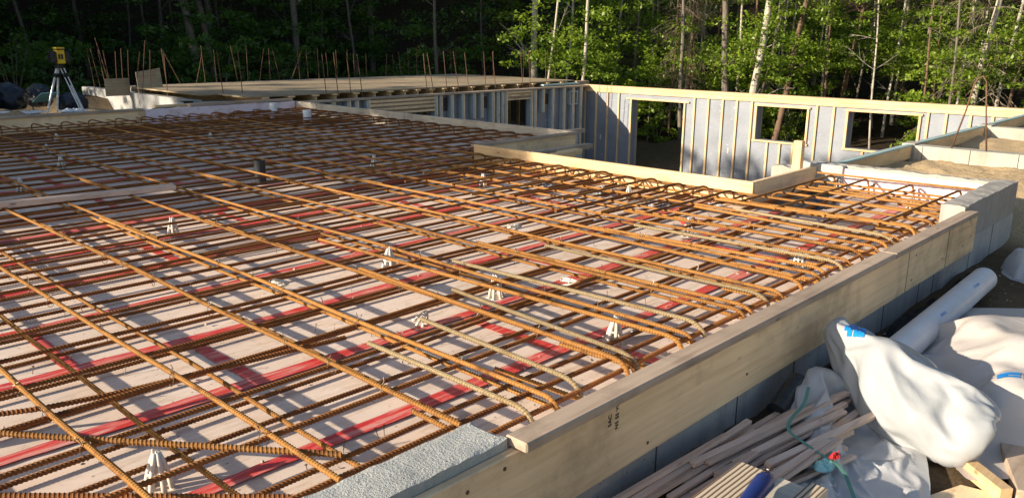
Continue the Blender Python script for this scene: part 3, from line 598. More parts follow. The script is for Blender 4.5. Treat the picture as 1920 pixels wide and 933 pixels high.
fallen(1.8, 3.2, .5, 'white plastic rebar chair lying on its side on the foam, left middle'); fallen(1.95, 2.35, 2.1, 'white plastic rebar chair knocked over between two seams'); fallen(3.35, 3.2, 1.2, 'white plastic rebar chair toppled near the bright form board'); fallen(2.75, 2.28, .2, 'white plastic rebar chair lying beside the grey lap bar')
# tie wires
tw = MB(); a = np.linspace(0, 2 * math.pi, 10); tw.tube([(0, .0125 * math.cos(t_), -.010 + .017 * math.sin(t_)) for t_ in a], .0011, 4, False)
tw.tube([(0, .004, .006), (.004, .006, .018), (.0, .012, .026)], .0015, 4); tw.tube([(0, .004, .006), (-.006, -.002, .016), (-.003, -.008, .022)], .0011, 4)
tw = tag(tw.build('tie_wire', M['wire'], origin=(0, 0, 0)), 'small twisted tie wire around a rebar crossing', 'tie wire', 'tie wires at the rebar crossings')
first = True; cnt = 0
for x in XT:
    for y in yt:
        if math.hypot(x, y) > 5.1 or y < 1.8 or x < .5 or random.random() < .3: continue
        o = tw if first else tw.copy()
        if not first: COL.objects.link(o)
        first = False; cnt += 1
        o.location = V(x + j_(.004), y + j_(.01), ZT + .0) * S; o.rotation_euler = (j_(.3), j_(.3), random.choice([0, .8, -.8, 1.57])); o.scale = (1.2, 1.2, 1.3)
# nails sticking out of the foam
nl = MB().tube([(0, 0, 0), (.003, 0, .032)], .0014, 5); nl.tube([(.003, 0, .032), (.0031, 0, .0335)], .0045, 6)
nl = tag(nl.build('nail', M['nail'], origin=(0, 0, 0)), 'thin rusty nail sticking up from the foam floor', 'nail', 'nails in the foam floor'); first = True
for k in range(70):
    y = random.uniform(1.5, 5); x = random.uniform(.7, 4.8)
    if random.random() < .5: y = 1.90 + .566 * random.randint(0, 5) + random.choice([-.07, .07])
    o = nl if first else nl.copy()
    if not first: COL.objects.link(o)
    first = False; o.location = V(x, y, -.182) * S; o.rotation_euler = (j_(.35), j_(.35), 0)
# debris on foam: white concrete crumbs
mb = MB()
for k in range(330):
    y = random.uniform(1.42, 5.5); x = random.uniform(.5, 5.2); r_ = random.uniform(.003, .009) * (2 if random.random() < .06 else 1)
    if k > 200: x = random.uniform(2, 5.2); y = 1.42 + random.random() ** 2 * .5
    th = np.arange(5) * 2 * math.pi / 5 + random.random(); v = [(x + r_ * math.cos(t_) * random.uniform(.6, 1.2), y + r_ * math.sin(t_) * random.uniform(.6, 1.2), -.1725) for t_ in th] + [(x, y, -.173 + r_ * .9)]
    mb.add(v, [(i, (i + 1) % 5, 5) for i in range(5)])
tag(mb.build('concrete_crumbs', M['stone']), 'scattered concrete crumbs and dust on the foam floor', 'debris', kind='stuff')
def tri(x): x = x % 1.0; return abs(x * 2 - 1) * 2 - 1
def crease(p, seed, fr, k=7):
    rg_ = random.Random(seed); t = 0; wv2 = noise.noise_vector(Vector(p) * 2.2 + Vector((seed, 0, 0))) * .10
    q2 = Vector(p) + wv2
    for i in range(k):
        d2 = Vector((rg_.gauss(0, 1), rg_.gauss(0, 1), rg_.gauss(0, 1))).normalized(); f2 = fr * rg_.uniform(.5, 2.2); m2 = .5 + .9 * noise.noise(q2 * 3 + Vector((i * 5.1, seed, 0)))
        t += tri(q2.dot(d2) * f2 + rg_.random()) / f2 * max(0, m2)
    return t
# pale crumpled film pieces along the bright form
def crumple(name, cx, cy, z0, w_, d_, h_, m_, seed, label, cat, n=46, rot=0, parent=None):
    random.seed(seed); v = []; xs = np.linspace(-1, 1, n)
    for j in range(n):
        for i in range(n):
            x, y = xs[i], xs[j]; r_ = math.hypot(x, y); ang = math.atan2(y, x); edge = .82 + .18 * noise.noise(Vector((math.cos(ang) * 2, math.sin(ang) * 2, seed)))
            k = max(0, 1 - (r_ / edge) ** 2) if r_ < edge else 0
            px = x * w_ * edge; py = y * d_ * edge
            cr_ = crease((px * 1.0, py * 1.0, seed), seed, 3.2 / max(w_, d_), 9) / max(w_, d_) * 1.5; bg_ = noise.noise(Vector((x * 1.4, y * 1.4, seed)))
            z = h_ * (k ** .6 * (.55 + .5 * bg_ + .55 * cr_)) + .004; rd = rd2 = cr_
            c_, s_ = math.cos(rot), math.sin(rot); v.append((cx + px * c_ - py * s_ + .02 * w_ * rd2, cy + px * s_ + py * c_ + .02 * d_ * rd, z0 + max(.002, z)))
    keep = lambda i, j: math.hypot(xs[i] + .5 / n, xs[j] + .5 / n) < .98 + .0
    f = [(j * n + i, j * n + i + 1, (j + 1) * n + i + 1, (j + 1) * n + i) for j in range(n - 1) for i in range(n - 1) if keep(i, j)]
    o_ = MB().add(v, f).build(name, M[m_], parent, smooth=False); o_.data.shade_smooth() if False else None
    return tag(o_, label, cat)
for k, (x, y, s_) in enumerate(((5.0, 4.3, .16), (5.05, 3.75, .2), (4.95, 3.2, .22), (5.1, 2.85, .15))):
    crumple('plastic_scrap', x, y, -.178, s_, s_ * .8, .05, 'bag', 11 + k, 'crumpled white film scrap under the hooked bars, %s along the bright form from the back' % ORD[k], 'plastic scrap', 18)
crumple('plastic_scrap', 5.75, 2.4, -.178, .3, .16, .06, 'blackbag', 31, 'black plastic scrap under the bars beside the short form board', 'plastic scrap', 18)
crumple('plastic_scrap', 4.6, 2.72, -.174, .13, .1, .03, 'tape', 33, 'crumpled ball of pinkish red tape near the inner corner', 'tape scrap', 18)
# pipes through the slab
def pipe(x, y, z0, z1, r_, m_, label):
    mb = MB(); n = 24; th = np.arange(n) * 2 * math.pi / n
    v = [(x + q_ * math.cos(t_), y + q_ * math.sin(t_), z) for q_, z in ((r_, z0), (r_, z1), (r_ * .86, z1), (r_ * .86, z1 - .05)) for t_ in th]
    f = [(k * n + i, k * n + (i + 1) % n, (k + 1) * n + (i + 1) % n, (k + 1) * n + i) for k in range(3) for i in range(n)] + [tuple(3 * n + i for i in range(n))]
    o_ = mb.add(v, f).build('drain_pipe', M[m_]); return tag(o_, label, 'pipe')
pipe(3.33, 6.0, -.19, .02, .045, 'pipeblack', 'black pipe standing up through the rebar mat')
pipe(6.05, 9.55, -.19, .035, .055, 'pvc', 'white pipe stub through the far mat, right one by the cement stained boards')
pipe(6.28, 10.8, -.19, .045, .055, 'pvc', 'white pipe stub at the back corner, left one by the lilac foam')
# ------------------------------------------------------------------ window wall (X = 14.2 .. 14.34)
ww = thing('framed_wall', (14.25, 7, -1.75), 'sunlit framed wall with a door opening and two window openings at the far side of the pit', 'framed wall')
XS = 14.30
ops = [(8.78, 10.04, -1.75, -.25), (6.24, 7.2, -.83, -.21), (4.36, 5.5, -.83, -.2)]
yc = sorted({2.4, 11.46} | {o[0] for o in ops} | {o[1] for o in ops})
mb = MB()
for a, b_ in zip(yc[:-1], yc[1:]):
    op = [o for o in ops if o[0] <= a + 1e-6 and o[1] >= b_ - 1e-6]
    if not op: mb.box(XS - .065, XS + .08, a, b_, -1.75, -.0)
    else:
        mb.box(XS - .065, XS + .08, a, b_, op[0][3], -.0)
        if op[0][2] > -1.7: mb.box(XS - .065, XS + .08, a, b_, -1.75, op[0][2])
mb.build('sheathing', M['foil'], ww)
def wpart(nm, x0, x1, y0, y1, z0, z1, m_='pineY', par=None):
    return MB().box(x0, x1, y0, y1, z0, z1).build(nm, M[m_], par or ww, bevel=.003)
wpart('top_plate', XS - .1, XS - .001, 2.4, 11.42, -.055, -.03)
wpart('top_plate', XS - .102, XS + .085, 2.4, 11.42, -.028, .004)
wpart('rim_board', XS - .1, XS - .062, 2.4, 11.42, -.135, -.058)
wpart('bottom_plate', XS - .1, XS - .001, 2.4, 8.74, -1.75, -1.72)
wpart('bottom_plate', XS - .1, XS - .001, 10.08, 11.42, -1.75, -1.72)
def stud(y, z0=-1.72, z1=-.137): wpart('stud', XS - .1, XS - .001, y - .018, y + .018, z0, z1, 'pineZ')
for y in (11.3, 10.98, 10.68, 10.38, 8.54, 8.23, 7.92, 7.62, 7.31, 6.06, 5.76, 4.22, 3.95, 3.6, 3.29, 2.99, 2.68, 2.45): stud(y)
for y in (6.95, 6.7, 6.45): stud(y, -1.72, -.87)
for y in (5.2, 4.9, 4.6): stud(y, -1.72, -.87)
for k, (a, b_, z0, z1) in enumerate(ops):
    for y in (a - .02, b_ + .02): wpart('trimmer_stud', XS - .101, XS - .001, y - .018, y + .018, z0 if k else -1.75, z1, 'pineZ')
    wpart('header', XS - .104, XS - .001, a - (.12 if k == 0 else .06), b_ + (.14 if k == 0 else .06), z1 + .002, z1 + .034)
    if k: wpart('sill', XS - .104, XS - .001, a - .06, b_ + .06, z0 - .034, z0 - .001)
    for y in (a - .001, b_ + .001): wpart('jamb', XS + .002, XS + .15, y - (.012 if y < (a + b_) / 2 else -.0), y + (.0 if y < (a + b_) / 2 else .012), z0, z1, 'weatherZ')
for y in (7.75, 10.85): wpart('outlet_tag', XS - .075, XS - .066, y - .015, y + .015, -1.15, -1.05, 'white')
# ------------------------------------------------------------------ side wall (Y = 11.2)
sw = thing('framed_wall', (10.6, 11.25, -1.75), 'shaded framed wall with headers and bluish stud sides between the pit and the wooden deck', 'framed wall')
def sp(nm, x0, x1, y0, y1, z0, z1, m_='weatherX'): return MB().box(x0, x1, y0, y1, z0, z1).build(nm, M[m_], sw, bevel=.003)
sp('top_plate', 7.0, 14.19, 11.17, 11.33, -.03, .0)
so = [(8.38, 9.72, -1.75, -.28), (11.66, 12.32, -1.75, -.19)]
mb = MB(); xc = [7.0, 8.38, 9.72, 11.66, 12.32, 14.19]
for i in range(5):
    mb.box(xc[i], xc[i + 1], 11.3, 11.33, (-1.75 if i % 2 == 0 else so[i // 2][3]), -.032)
mb.build('sheathing', M['foil'], sw)
for x in (7.3, 7.6, 7.9, 8.06, 8.29, 9.79, 9.91, 10.18, 10.46, 10.75, 10.95, 11.25, 11.39, 11.52, 11.62, 12.36, 12.47, 12.72, 13.02, 13.39, 13.69, 13.95):
    z0 = -.5 if x in (10.75, 10.95, 12.72) else -1.75
    sp('stud', x, x + .03, 11.185, 11.298, z0, -.032, 'formZ'); sp('blue_side_strip', x - .045, x - .002, 11.19, 11.298, z0, -.034, 'bluetone')  # added strips: bluish skylight on the stud sides put into colour
for z in (-.07, -.135, -.205): sp('header', 8.32, 9.76, 11.18, 11.21 + .01, z - .02, z + .02, 'formX')
sp('header', 8.32, 9.76, 11.19, 11.29, -.30, -.262, 'formX'); sp('header_infill', 8.34, 9.74, 11.222, 11.29, -.255, -.036, 'weatherX')
for z in (-.06, -.12): sp('header', 11.64, 12.34, 11.18, 11.21 + .01, z - .018, z + .018, 'formX')
sp('header_infill', 11.66, 12.32, 11.222, 11.29, -.185, -.034, 'weatherX'); sp('header', 11.64, 12.34, 11.19, 11.29, -.21, -.188, 'formX')
for x0, x1, z0, z1 in ((9.97, 10.13, -.32, -.09), (11.01, 11.17, -.33, -.11), (12.8, 12.96, -.35, -.13), (13.6, 13.82, -.38, -.13)): sp('wall_box', x0 + .02, x1 - .02, 11.26, 11.299, z0, z1, 'black')
MB().box(13.58, 13.6, 11.2, 11.299, -.4, -.11).box(13.82, 13.84, 11.2, 11.299, -.4, -.11).box(13.6, 13.82, 11.2, 11.299, -.4, -.38).box(13.6, 13.82, 11.2, 11.299, -.13, -.11).build('box_frame', M['bluetone'], sw)
# rooms behind side wall: a partition so that the openings show studs in the dark
pw = thing('partition_wall', (10, 13, -1.75), 'dim stud partition seen through the openings of the shaded wall', 'framed wall')
for x in np.arange(7.6, 14, .31): MB().box(x, x + .03, 12.9, 12.98, -1.75, -.1).build('stud', M['formZ'], pw)
MB().box(7.5, 14.1, 12.9, 12.98, -.1, -.07).build('top_plate', M['formX'], pw)
# ------------------------------------------------------------------ deck
dk = thing('wooden_deck', (10, 13.3, -.0), 'wide plywood subfloor deck on joists beyond the slab', 'deck')
kx = [6.15, 8.05, 9.95, 11.85, 13.75, 14.0]
n_ = 0
for r_ in range(4):
    yy0 = 11.5 + r_ * .94; off = .95 if r_ % 2 else 0; x = 5.95 - off if r_ else 6.2
    while x < 14.0:
        x0 = max(5.95 if yy0 > 12.4 else 6.25, x); x1 = min(14.05, x + 1.88)
        if x1 > x0 + .05: MB().box(x0, x1 - .004, yy0, yy0 + .936, .075, .097 + .001 * (n_ % 3)).build('plywood_sheet', M['ply'], dk); n_ += 1
        x += 1.88
for x in [6.5, 6.95, 7.4, 7.78, 8.2, 8.58, 8.92, 9.25, 9.54, 9.88, 10.18, 10.44, 10.9, 11.3, 11.75, 12.2, 12.65, 13.1, 13.55]:
    MB().box(x, x + .1, 11.44, 15.2, .052, .073).box(x + .04, x + .06, 11.46, 15.2, -.13, .052).build('joist', M['pineY'], dk)
MB().box(6.2, 14.05, 15.22, 15.26, -.2, .072).build('rim_board', M['weatherX'], dk)
MB().box(14.06, 14.5, 11.42, 11.55, -.06, .075).build('corner_block', M['weatherX'], dk)
o = board('teal_lumber', 'pale blue-green board at the deck corner by the corner of the walls', 'gasket', 12.9, 14.1, 11.36, 11.47, .01, .045, 'lumber')
o = MB().box(5.9, 6.05, 12.55, 17.3, -.9, .0).build('foundation_wall', M['conc'], bevel=.006); tag(o, 'pale concrete wall with dowels left of the wooden deck', 'foundation wall')
o = MB().box(6.05, 6.75, 12.4, 12.55, -.9, -.02).build('foundation_wall', M['conc'], bevel=.006); tag(o, 'short concrete return wall below the deck corner', 'foundation wall')
o = MB().box(6.05, 14.2, 15.3, 15.45, -1.8, .09).build('foundation_wall', M['conc']); tag(o, 'concrete wall behind the deck carrying a row of dowels', 'foundation wall')
# leaning sheets on deck
o = MB().beam((5.5, 15.0, .1), (5.92, 15.0, .1), .02, .3).build('plywood_scrap', M['ply']); tag(o, 'smaller plywood offcut standing on edge at the far left of the deck', 'plywood')
o = MB().add([(5.95, 14.7, .0), (6.38, 14.7, .1), (6.38, 14.76, .42), (5.95, 14.76, .36), (5.95, 14.72, .0), (6.38, 14.72, .1), (6.38, 14.78, .42), (5.95, 14.78, .36)], [(0, 1, 2, 3), (7, 6, 5, 4), (0, 4, 5, 1), (1, 5, 6, 2), (2, 6, 7, 3), (3, 7, 4, 0)]).build('plywood_scrap', M['ply']); tag(o, 'larger slanted plywood offcut standing on the deck among the dowels', 'plywood')
# dowels
def dowel(P, dx, dy, h, label, grp, r_=.0075):
    o_ = MB().tube([P, (P[0] + dx * .5 + j_(.006), P[1] + dy * .5, P[2] + h * .5), (P[0] + dx, P[1] + dy, P[2] + h)], r_ * .8, 6).build('dowel_bar', M['dowel']); tag(o_, label, 'rebar dowel', grp)
FAR1 = [(6.75, -.04, .67), (7.02, -.3, .66), (7.32, .17, .58), (7.51, -.03, .72), (7.74, -.01, .64), (8.19, -.1, .71), (8.41, .01, .73), (8.67, .14, .66), (8.91, .01, .66), (9.14, -.13, .63), (9.4, .29, .61), (9.61, -.02, .64), (9.82, -.02, .61), (10.09, -.01, .65), (10.32, -.03, .57), (10.56, -.01, .62), (10.85, 0, .62), (11.03, -.02, .55), (11.35, 0, .54), (11.9, .05, .52), (12.15, -.04, .51), (12.35, -.06, .56), (12.6, -.04, .65), (12.83, 0, .67), (13.5, .01, .6), (13.95, -.01, .6), (14.1, .02, .62)]
for i, (x, dx, h) in enumerate(FAR1): dowel((x, 15.37, .08), dx, 0, h, '%s dowel from the left in the row behind the deck' % ORD[i].capitalize(), 'dowels behind the deck')
for i, (x, dx, h) in enumerate([(14.87, -.01, .6), (15.17, .02, .62), (15.5, .03, .6)]): dowel((x - .8, 14.0 - i * .7, .08), dx, 0, h, '%s dowel at the right end of the deck' % ORD[i].capitalize(), 'dowels at the deck end')
NEAR = [(7.61, -.05, .67), (7.84, -.06, .7), (8.09, -.06, .69), (8.32, -.08, .67), (9.76, -.08, .66), (9.91, -.14, .67), (10.24, -.08, .7), (10.54, -.14, .7), (10.8, -.11, .67), (11.25, -.06, .68), (11.52, -.09, .68), (12.31, -.09, .71), (12.53, -.06, .7), (13.03, -.05, .71)]
for i, (x, dx, h) in enumerate(NEAR): dowel((x, 11.4, .0), dx, 0, h + .04, '%s dowel from the left along the near edge of the deck' % ORD[i].capitalize(), 'dowels along the near edge of the deck', .0085)
dowel((6.4, 12.5, .0), -.06, 0, .75, 'left one of two dowels beside the exposed tip of the form boards', None, .0085); dowel((6.62, 12.3, .0), -.03, 0, .75, 'right one of two dowels beside the exposed tip of the form boards', None, .0085)
LEFT = [(16.79, .2, .76), (16.5, .3, .76), (16.22, .21, .74), (15.98, .2, .73), (15.7, -.09, .72), (15.43, -.09, .77), (15.16, -.12, .75), (14.9, -.36, .73), (14.62, -.34, .92), (14.27, -.15, .76), (16.0, .5, .95), (13.6, .0, .76)]
for i, (y, dy, h) in enumerate(LEFT): dowel((5.97, y, -.02), 0, dy, h, '%s dowel of the row on the pale concrete wall left of the deck' % ORD[i].capitalize(), 'dowels on the left concrete wall', .0085)
# ------------------------------------------------------------------ tripod with laser level
tz = -.06; tp = thing('survey_tripod', (3.99, 12.45, tz), 'aluminium survey tripod standing at the back left of the slab', 'tripod')
for (fx, fy) in ((3.77, 12.5), (4.21, 12.4), (4.0, 12.8)):
    mb = MB(); P0 = V(fx, fy, tz - .02); P1 = V(3.99 + (fx - 3.99) * .12, 12.45 + (fy - 12.45) * .12, .56)
    if fx > 4.1:
        for s_ in (-.022, .022): mb.beam(P0 + V(s_, 0, 0), P1 + V(s_, 0, 0), .014, .014)
        mb.beam(P0 + V(0, 0, .02), P0 + (P1 - P0) * .6, .03, .012)
    else: mb.tube([P0, P1], [.012, .016], 8)
    lg = mb.build('leg', M['alu'], tp); MB().tube([P0 + (P1 - P0) * .78, P0 + (P1 - P0) * .86], .03, 8).build('clamp', M['black'], lg)
MB().tube([(3.99, 12.45, .54), (3.99, 12.45, .59)], .06, 14).build('head', M['black'], tp)
ll = thing('laser_level', (3.99, 12.45, .59), 'yellow and black rotary laser level mounted on the tripod', 'laser level')
MB().box(3.955, 4.06, 12.38, 12.5, .6, .79).build('housing', M['yellow'], ll, bevel=.01)
MB().box(3.88, 3.954, 12.37, 12.52, .61, .77).build('side_guard', M['black'], ll, bevel=.02); MB().box(4.061, 4.13, 12.37, 12.52, .61, .77).build('side_guard', M['black'], ll, bevel=.02)
MB().box(3.94, 4.07, 12.36, 12.53, .79, .80).build('lid', M['black'], ll, bevel=.004); MB().box(3.95, 4.06, 12.37, 12.5, .80, .82).build('top_cap', M['yellow'], ll, bevel=.004)
for x in (3.985, 4.02): MB().box(x - .012, x + .012, 12.375, 12.381, .66, .73).build('window', M['black'], ll)
# bags, tarp, pole
def blob(name, c, r_, m_, seed, label, cat, amp=.18, n=28, fr=2.0, parent=None, ridge=.5):
    v = []; nv = n; nu = 2 * n
    for j in range(nv + 1):
        ph = math.pi * j / nv
        for i in range(nu):
            th = 2 * math.pi * i / nu; d = Vector((math.sin(ph) * math.cos(th), math.sin(ph) * math.sin(th), math.cos(ph)))
            q_ = d * fr + Vector((seed * 3.1, 0, 0)); k = 1 + amp * noise.noise(q_) - amp * ridge * abs(noise.noise(q_ * 2.7)) * 1.5
            v.append((c[0] + d.x * r_[0] * k, c[1] + d.y * r_[1] * k, max(c[2] - r_[2] * .8, c[2] + d.z * r_[2] * k)))
    f = [(j * nu + i, (j + 1) * nu + i, (j + 1) * nu + (i + 1) % nu, j * nu + (i + 1) % nu) for j in range(nv) for i in range(nu)]
    o_ = MB().add(v, f).build(name, M[m_], parent, smooth=True); return tag(o_, label, cat)
blob('rubbish_bag', (3.75, 14.2, .05), (.30, .3, .22), 'blackbag', 1, 'big black rubbish bag at the left edge behind the slab', 'rubbish bag')
blob('rubbish_bag', (4.35, 14.7, .02), (.2, .25, .2), 'blackbag', 2, 'small black rubbish bag between two others, farther back', 'rubbish bag')
blob('rubbish_bag', (4.42, 13.4, -.02), (.22, .22, .17), 'blackbag', 3, 'black rubbish bag between the tripod legs', 'rubbish bag')
blob('rubbish_bag', (3.3, 14.0, .05), (.3, .3, .24), 'blackbag', 4, 'black rubbish bag cut off by the left frame edge', 'rubbish bag')
crumple('white_tarp', 3.5, 12.9, -.08, .5, .25, .05, 'pvc', 41, 'flat white tarp on the ground behind the back form board', 'tarp', 20)
crumple('white_tarp', 4.2, 12.75, -.08, .25, .2, .05, 'pvc', 43, 'small white sheet under the right tripod leg', 'tarp', 20)
o = MB().beam((4.03, 13.55, .02), (4.1, 13.3, .16), .28, .01).build('paper_sheet', M['teal']); tag(o, 'pale teal sheet leaning on the black bag behind the tripod', 'sheet')
o = MB().tube([(4.75, 11.9, -.1), (5.75, 12.5, -.02)], .012, 8).build('survey_pole', M['alu']); tag(o, 'thin grey pole leaning on the pale concrete wall', 'pole')
MB().box(5.7, 5.86, 12.46, 12.54, -.04, .0).build('clamp', M['black'], o)
# ------------------------------------------------------------------ near right: pipe, bag, pack, sticks
G = -.42
mb = MB(); n = 28; P = V(5.1, 1.10, G + .095); Q = V(3.45, 1.06, G + .085); r_ = .068
d = (Q - P) / np.linalg.norm(Q - P); a_ = np.cross(d, V(0, 0, 1)); a_ /= np.linalg.norm(a_); b__ = np.cross(a_, d); th = np.arange(n) * 2 * math.pi / n
v = [c_ + rr_ * (math.cos(t_) * a_ + math.sin(t_) * b__) for c_, rr_ in ((P + d * .1, r_ * .9), (P, r_ * .9), (P, r_), (Q, r_), (Q, r_ * .9), (Q - d * .1, r_ * .9)) for t_ in th]
f = [(k * n + i, k * n + (i + 1) % n, (k + 1) * n + (i + 1) % n, (k + 1) * n + i) for k in range(5) for i in range(n)] + [tuple(range(n))[::-1], tuple(5 * n + i for i in range(n))]
pv = mb.add(v, f).build('drain_pipe', M['pvc'], smooth=False); tag(pv, 'thick white pipe lying in the trench beside the near foundation wall', 'pipe')
pv.data.shade_smooth(); e_ = pv.modifiers.new('e', 'EDGE_SPLIT')
for k, tx in ((.25, 'B T X M N'), (.62, 'S D R 3 5')):
    c_ = P + (Q - P) * k; nn = (V(0, 0, 1) * .75 - V(0, 1, 0) * .66)
    text(tx, c_ + nn * (r_ + .0015), .02, (math.radians(41), 0, 0), pv, M['blueprint'], 'printed_mark')
bag = film(bag_v, bag_f + [tuple(range(NU))[::-1], tuple((NB - 1) * NU + k for k in range(NU))], 'plastic_bag', 'bag')
tag(bag, 'large stuffed white plastic bag with blue print, propped against the plywood form', 'plastic bag')
pack = film(pack_v, grid_f(NX, NY), 'wrapped_pack', 'pack')
tag(pack, 'wide pack under dusty white plastic wrap behind the stuffed bag', 'wrapped pack')
random.seed(21)
tag(film(cr_v, grid_f(NC, NC), 'plastic_sheet', 'sheet'), 'crumpled milky plastic sheet spilling left of the stuffed bag over the stakes', 'plastic sheet')
crumple('plastic_sheet', 2.33, .86, G + .01, .2, .12, .06, 'sheet', 61, 'flat piece of bluish plastic film below the stake bundle', 'plastic sheet', 50, .4)
crumple('plastic_sheet', 5.9, 1.02, G, .5, .22, .16, 'sheet', 63, 'clear crumpled plastic sheet at the right edge by the wall corner', 'plastic sheet', 60, .2)
crumple('plastic_sheet', 7.0, .9, G + .05, .3, .2, .1, 'sheet', 64, 'bluish plastic sheet farther off at the right edge', 'plastic sheet', 30, .2)
for x, y, sx, sy, sd, lb in ((3.4, 1.22, .5, .07, 71, 'dark drain fabric bunched along the near foundation wall, nearer heap'), (4.4, 1.23, .6, .07, 72, 'dark drain fabric bunched along the near foundation wall, middle heap'), (5.2, 1.22, .4, .08, 73, 'dark drain fabric bunched at the wall beyond the white pipe')):
    crumple('drain_fabric', x, y, G - .01, sx, sy, .07, 'fabric', sd, lb, 'drain fabric', 30)
# stakes
random.seed(5)
SK = [((1.55, 1.27), (2.95, 1.18)), ((1.75, 1.22), (2.95, 1.14)), ((1.95, 1.19), (3.0, 1.10)), ((1.85, 1.15), (2.85, 1.06)), ((2.0, 1.12), (2.95, 1.02)), ((2.12, 1.11), (2.8, 1.0)), ((2.05, 1.06), (2.72, .96)), ((2.2, 1.05), (2.75, .93)), ((1.7, 1.10), (2.3, 1.07)), ((1.65, 1.05), (2.25, 1.0)), ((2.2, 1.0), (2.62, .90)), ((1.6, 1.0), (2.2, .96)), ((2.25, .96), (2.6, .86)), ((1.85, 1.21), (2.5, 1.2)), ((2.3, 1.08), (2.8, .98))]
for k in range(16):
    a = random.uniform(1.6, 2.3); y_ = 1.27 - .14 * (a - 1.6) - random.uniform(.0, .26); l_ = random.uniform(.45, 1.0); SK.append(((a, y_), (min(2.95, a + l_), y_ - .10 * l_ + j_(.05))))
for i, (p, q_) in enumerate(SK):
    z = G + .045 + .018 * (i % 3) + (.02 if i > 12 else 0)
    o = MB().beam((p[0], p[1], z), (q_[0], q_[1], z + random.uniform(0, .03)), .024, .013 + .006 * (i % 2), (0, j_(.3), 1)).build('wood_stake', M['pinkX'], bevel=.002)
    tag(o, 'rough pinkish wooden stake in the loose bundle beside the near foundation wall', 'stake', 'loose bundle of wooden stakes')
# engineered lumber ends
o = thing('laminated_beam', (1.75, .9, G), 'striped laminated beam offcut at the bottom edge, left block', 'beam')
MB().box(1.25, 2.03, .885, .99, -.40, -.205).build('block', M['lvl'], o, bevel=.003)
o = thing('laminated_beam', (1.75, .78, G), 'laminated beam offcut with bluish top face and striped edge, right block', 'beam')
MB().box(1.25, 2.06, .80, .882, -.40, -.225).build('top_face', M['greyply'], o, bevel=.003); MB().box(1.25, 2.08, .745, .798, -.40, -.215).build('striped_edge', M['lvl'], o, bevel=.003)
hb = MB().tube([(1.6, .80, -.17), (1.75, .838, -.175), (1.86, .856, -.178), (1.93, .866, -.18), (1.955, .870, -.18), (1.965, .872, -.18)], [.021, .023, .026, .028, .02, .006], 16).build('tool_handle', M['bluehandle'], smooth=True); tag(hb, 'dark blue plastic tool handle lying on the laminated beams', 'tool handle')
MB().tube([(1.95, .868, -.152), (1.951, .868, -.150)], .004, 8).build('hanging_hole', M['white'], hb)
# strap
st = [(2.8, 1.12, -.26), (2.66, 1.072, -.27), (2.54, 1.07, -.28), (2.47, 1.045, -.29), (2.455, .99, -.30), (2.44, .915, -.315), (2.44, .84, -.33), (2.37, .775, -.37), (2.27, .70, -.40)]
sp_ = smooth_path(st, .08); mb = MB(); v = []
for i, p in enumerate(sp_):
    t_ = (sp_[min(i + 1, len(sp_) - 1)] - sp_[max(i - 1, 0)]); sd = np.cross(t_, V(0, 0, 1)); sd /= np.linalg.norm(sd) + 1e-9
    v += [p - sd * .006, p + sd * .006, p + sd * .006 + V(0, 0, .0015), p - sd * .006 + V(0, 0, .0015)]
mb.add(v, [(4 * i + a, 4 * i + (a + 1) % 4, 4 * i + 4 + (a + 1) % 4, 4 * i + 4 + a) for i in range(len(sp_) - 1) for a in range(4)])
tag(mb.build('packing_strap', M['strap']), 'green packing strap curling over the stakes', 'strap')
crumple('red_wrapper', 2.45, .87, G + .105, .035, .02, .02, 'red', 81, 'small red wrapper on the film by the strap', 'wrapper', 10)
crumple('cloth_rag', 2.42, .89, G + .075, .06, .04, .03, 'teal', 83, 'pale teal crumpled rag below the red wrapper', 'rag', 22)
o = MB().beam((2.26, .80, G + .02), (2.1, .76, G + .02), .022, .014).build('wood_stick', M['pvc'], bevel=.004); tag(o, 'small white stick beside the strap end', 'stick')
o = MB().tube([(2.72, 1.2, G + .06), (2.9, 1.2, G + .13)], .04, 18).build('pipe_fitting', M['pipeblack']); tag(o, 'dark grey cylinder half hidden between wall and film', 'pipe fitting')
# boards bottom right
o = MB().beam((2.95, .70, G + .035), (2.72, .43, G + .035), .045, .05).build('pine_beam', M['pineX'], bevel=.003); tag(o, 'fresh pine beam end poking out from under the stuffed bag', 'beam')
o = MB().beam((3.25, .55, G + .03), (2.76, .36, G + .035), .10, .045).build('weathered_beam', M['weatherX'], bevel=.004); tag(o, 'weathered plank with black marks right of the fresh pine beam', 'plank')
o = MB().add([(2.48, .66, G + .012), (2.73, .56, G + .016), (2.76, .40, G + .018), (3.0, .2, G + .02), (2.2, -.1, G + .01), (1.9, .7, G + .01)] + [(2.48, .66, G + .0), (2.73, .56, G + .0), (2.76, .40, G + .0), (3.0, .2, G + .0), (2.2, -.1, G), (1.9, .7, G)], [(5, 4, 3, 2, 1, 0), (0, 1, 7, 6), (1, 2, 8, 7), (2, 3, 9, 8), (3, 4, 10, 9), (4, 5, 11, 10), (5, 0, 6, 11)]).build('board_sheet', M['formX']); tag(o, 'tan sheet of board lying flat in the bottom right corner', 'board')
blob('rock', (4.75, 1.16, G + .03), (.08, .05, .05), 'stone', 15, 'brown rock by the wall beyond the end of the white pipe', 'rock', .3, 12, 2)
blob('rock', (3.55, 1.2, G + .02), (.06, .04, .045), 'stone', 16, 'rock in the trench near the covered end of the white pipe', 'rock', .3, 12, 2)
random.seed(3); mb = MB()
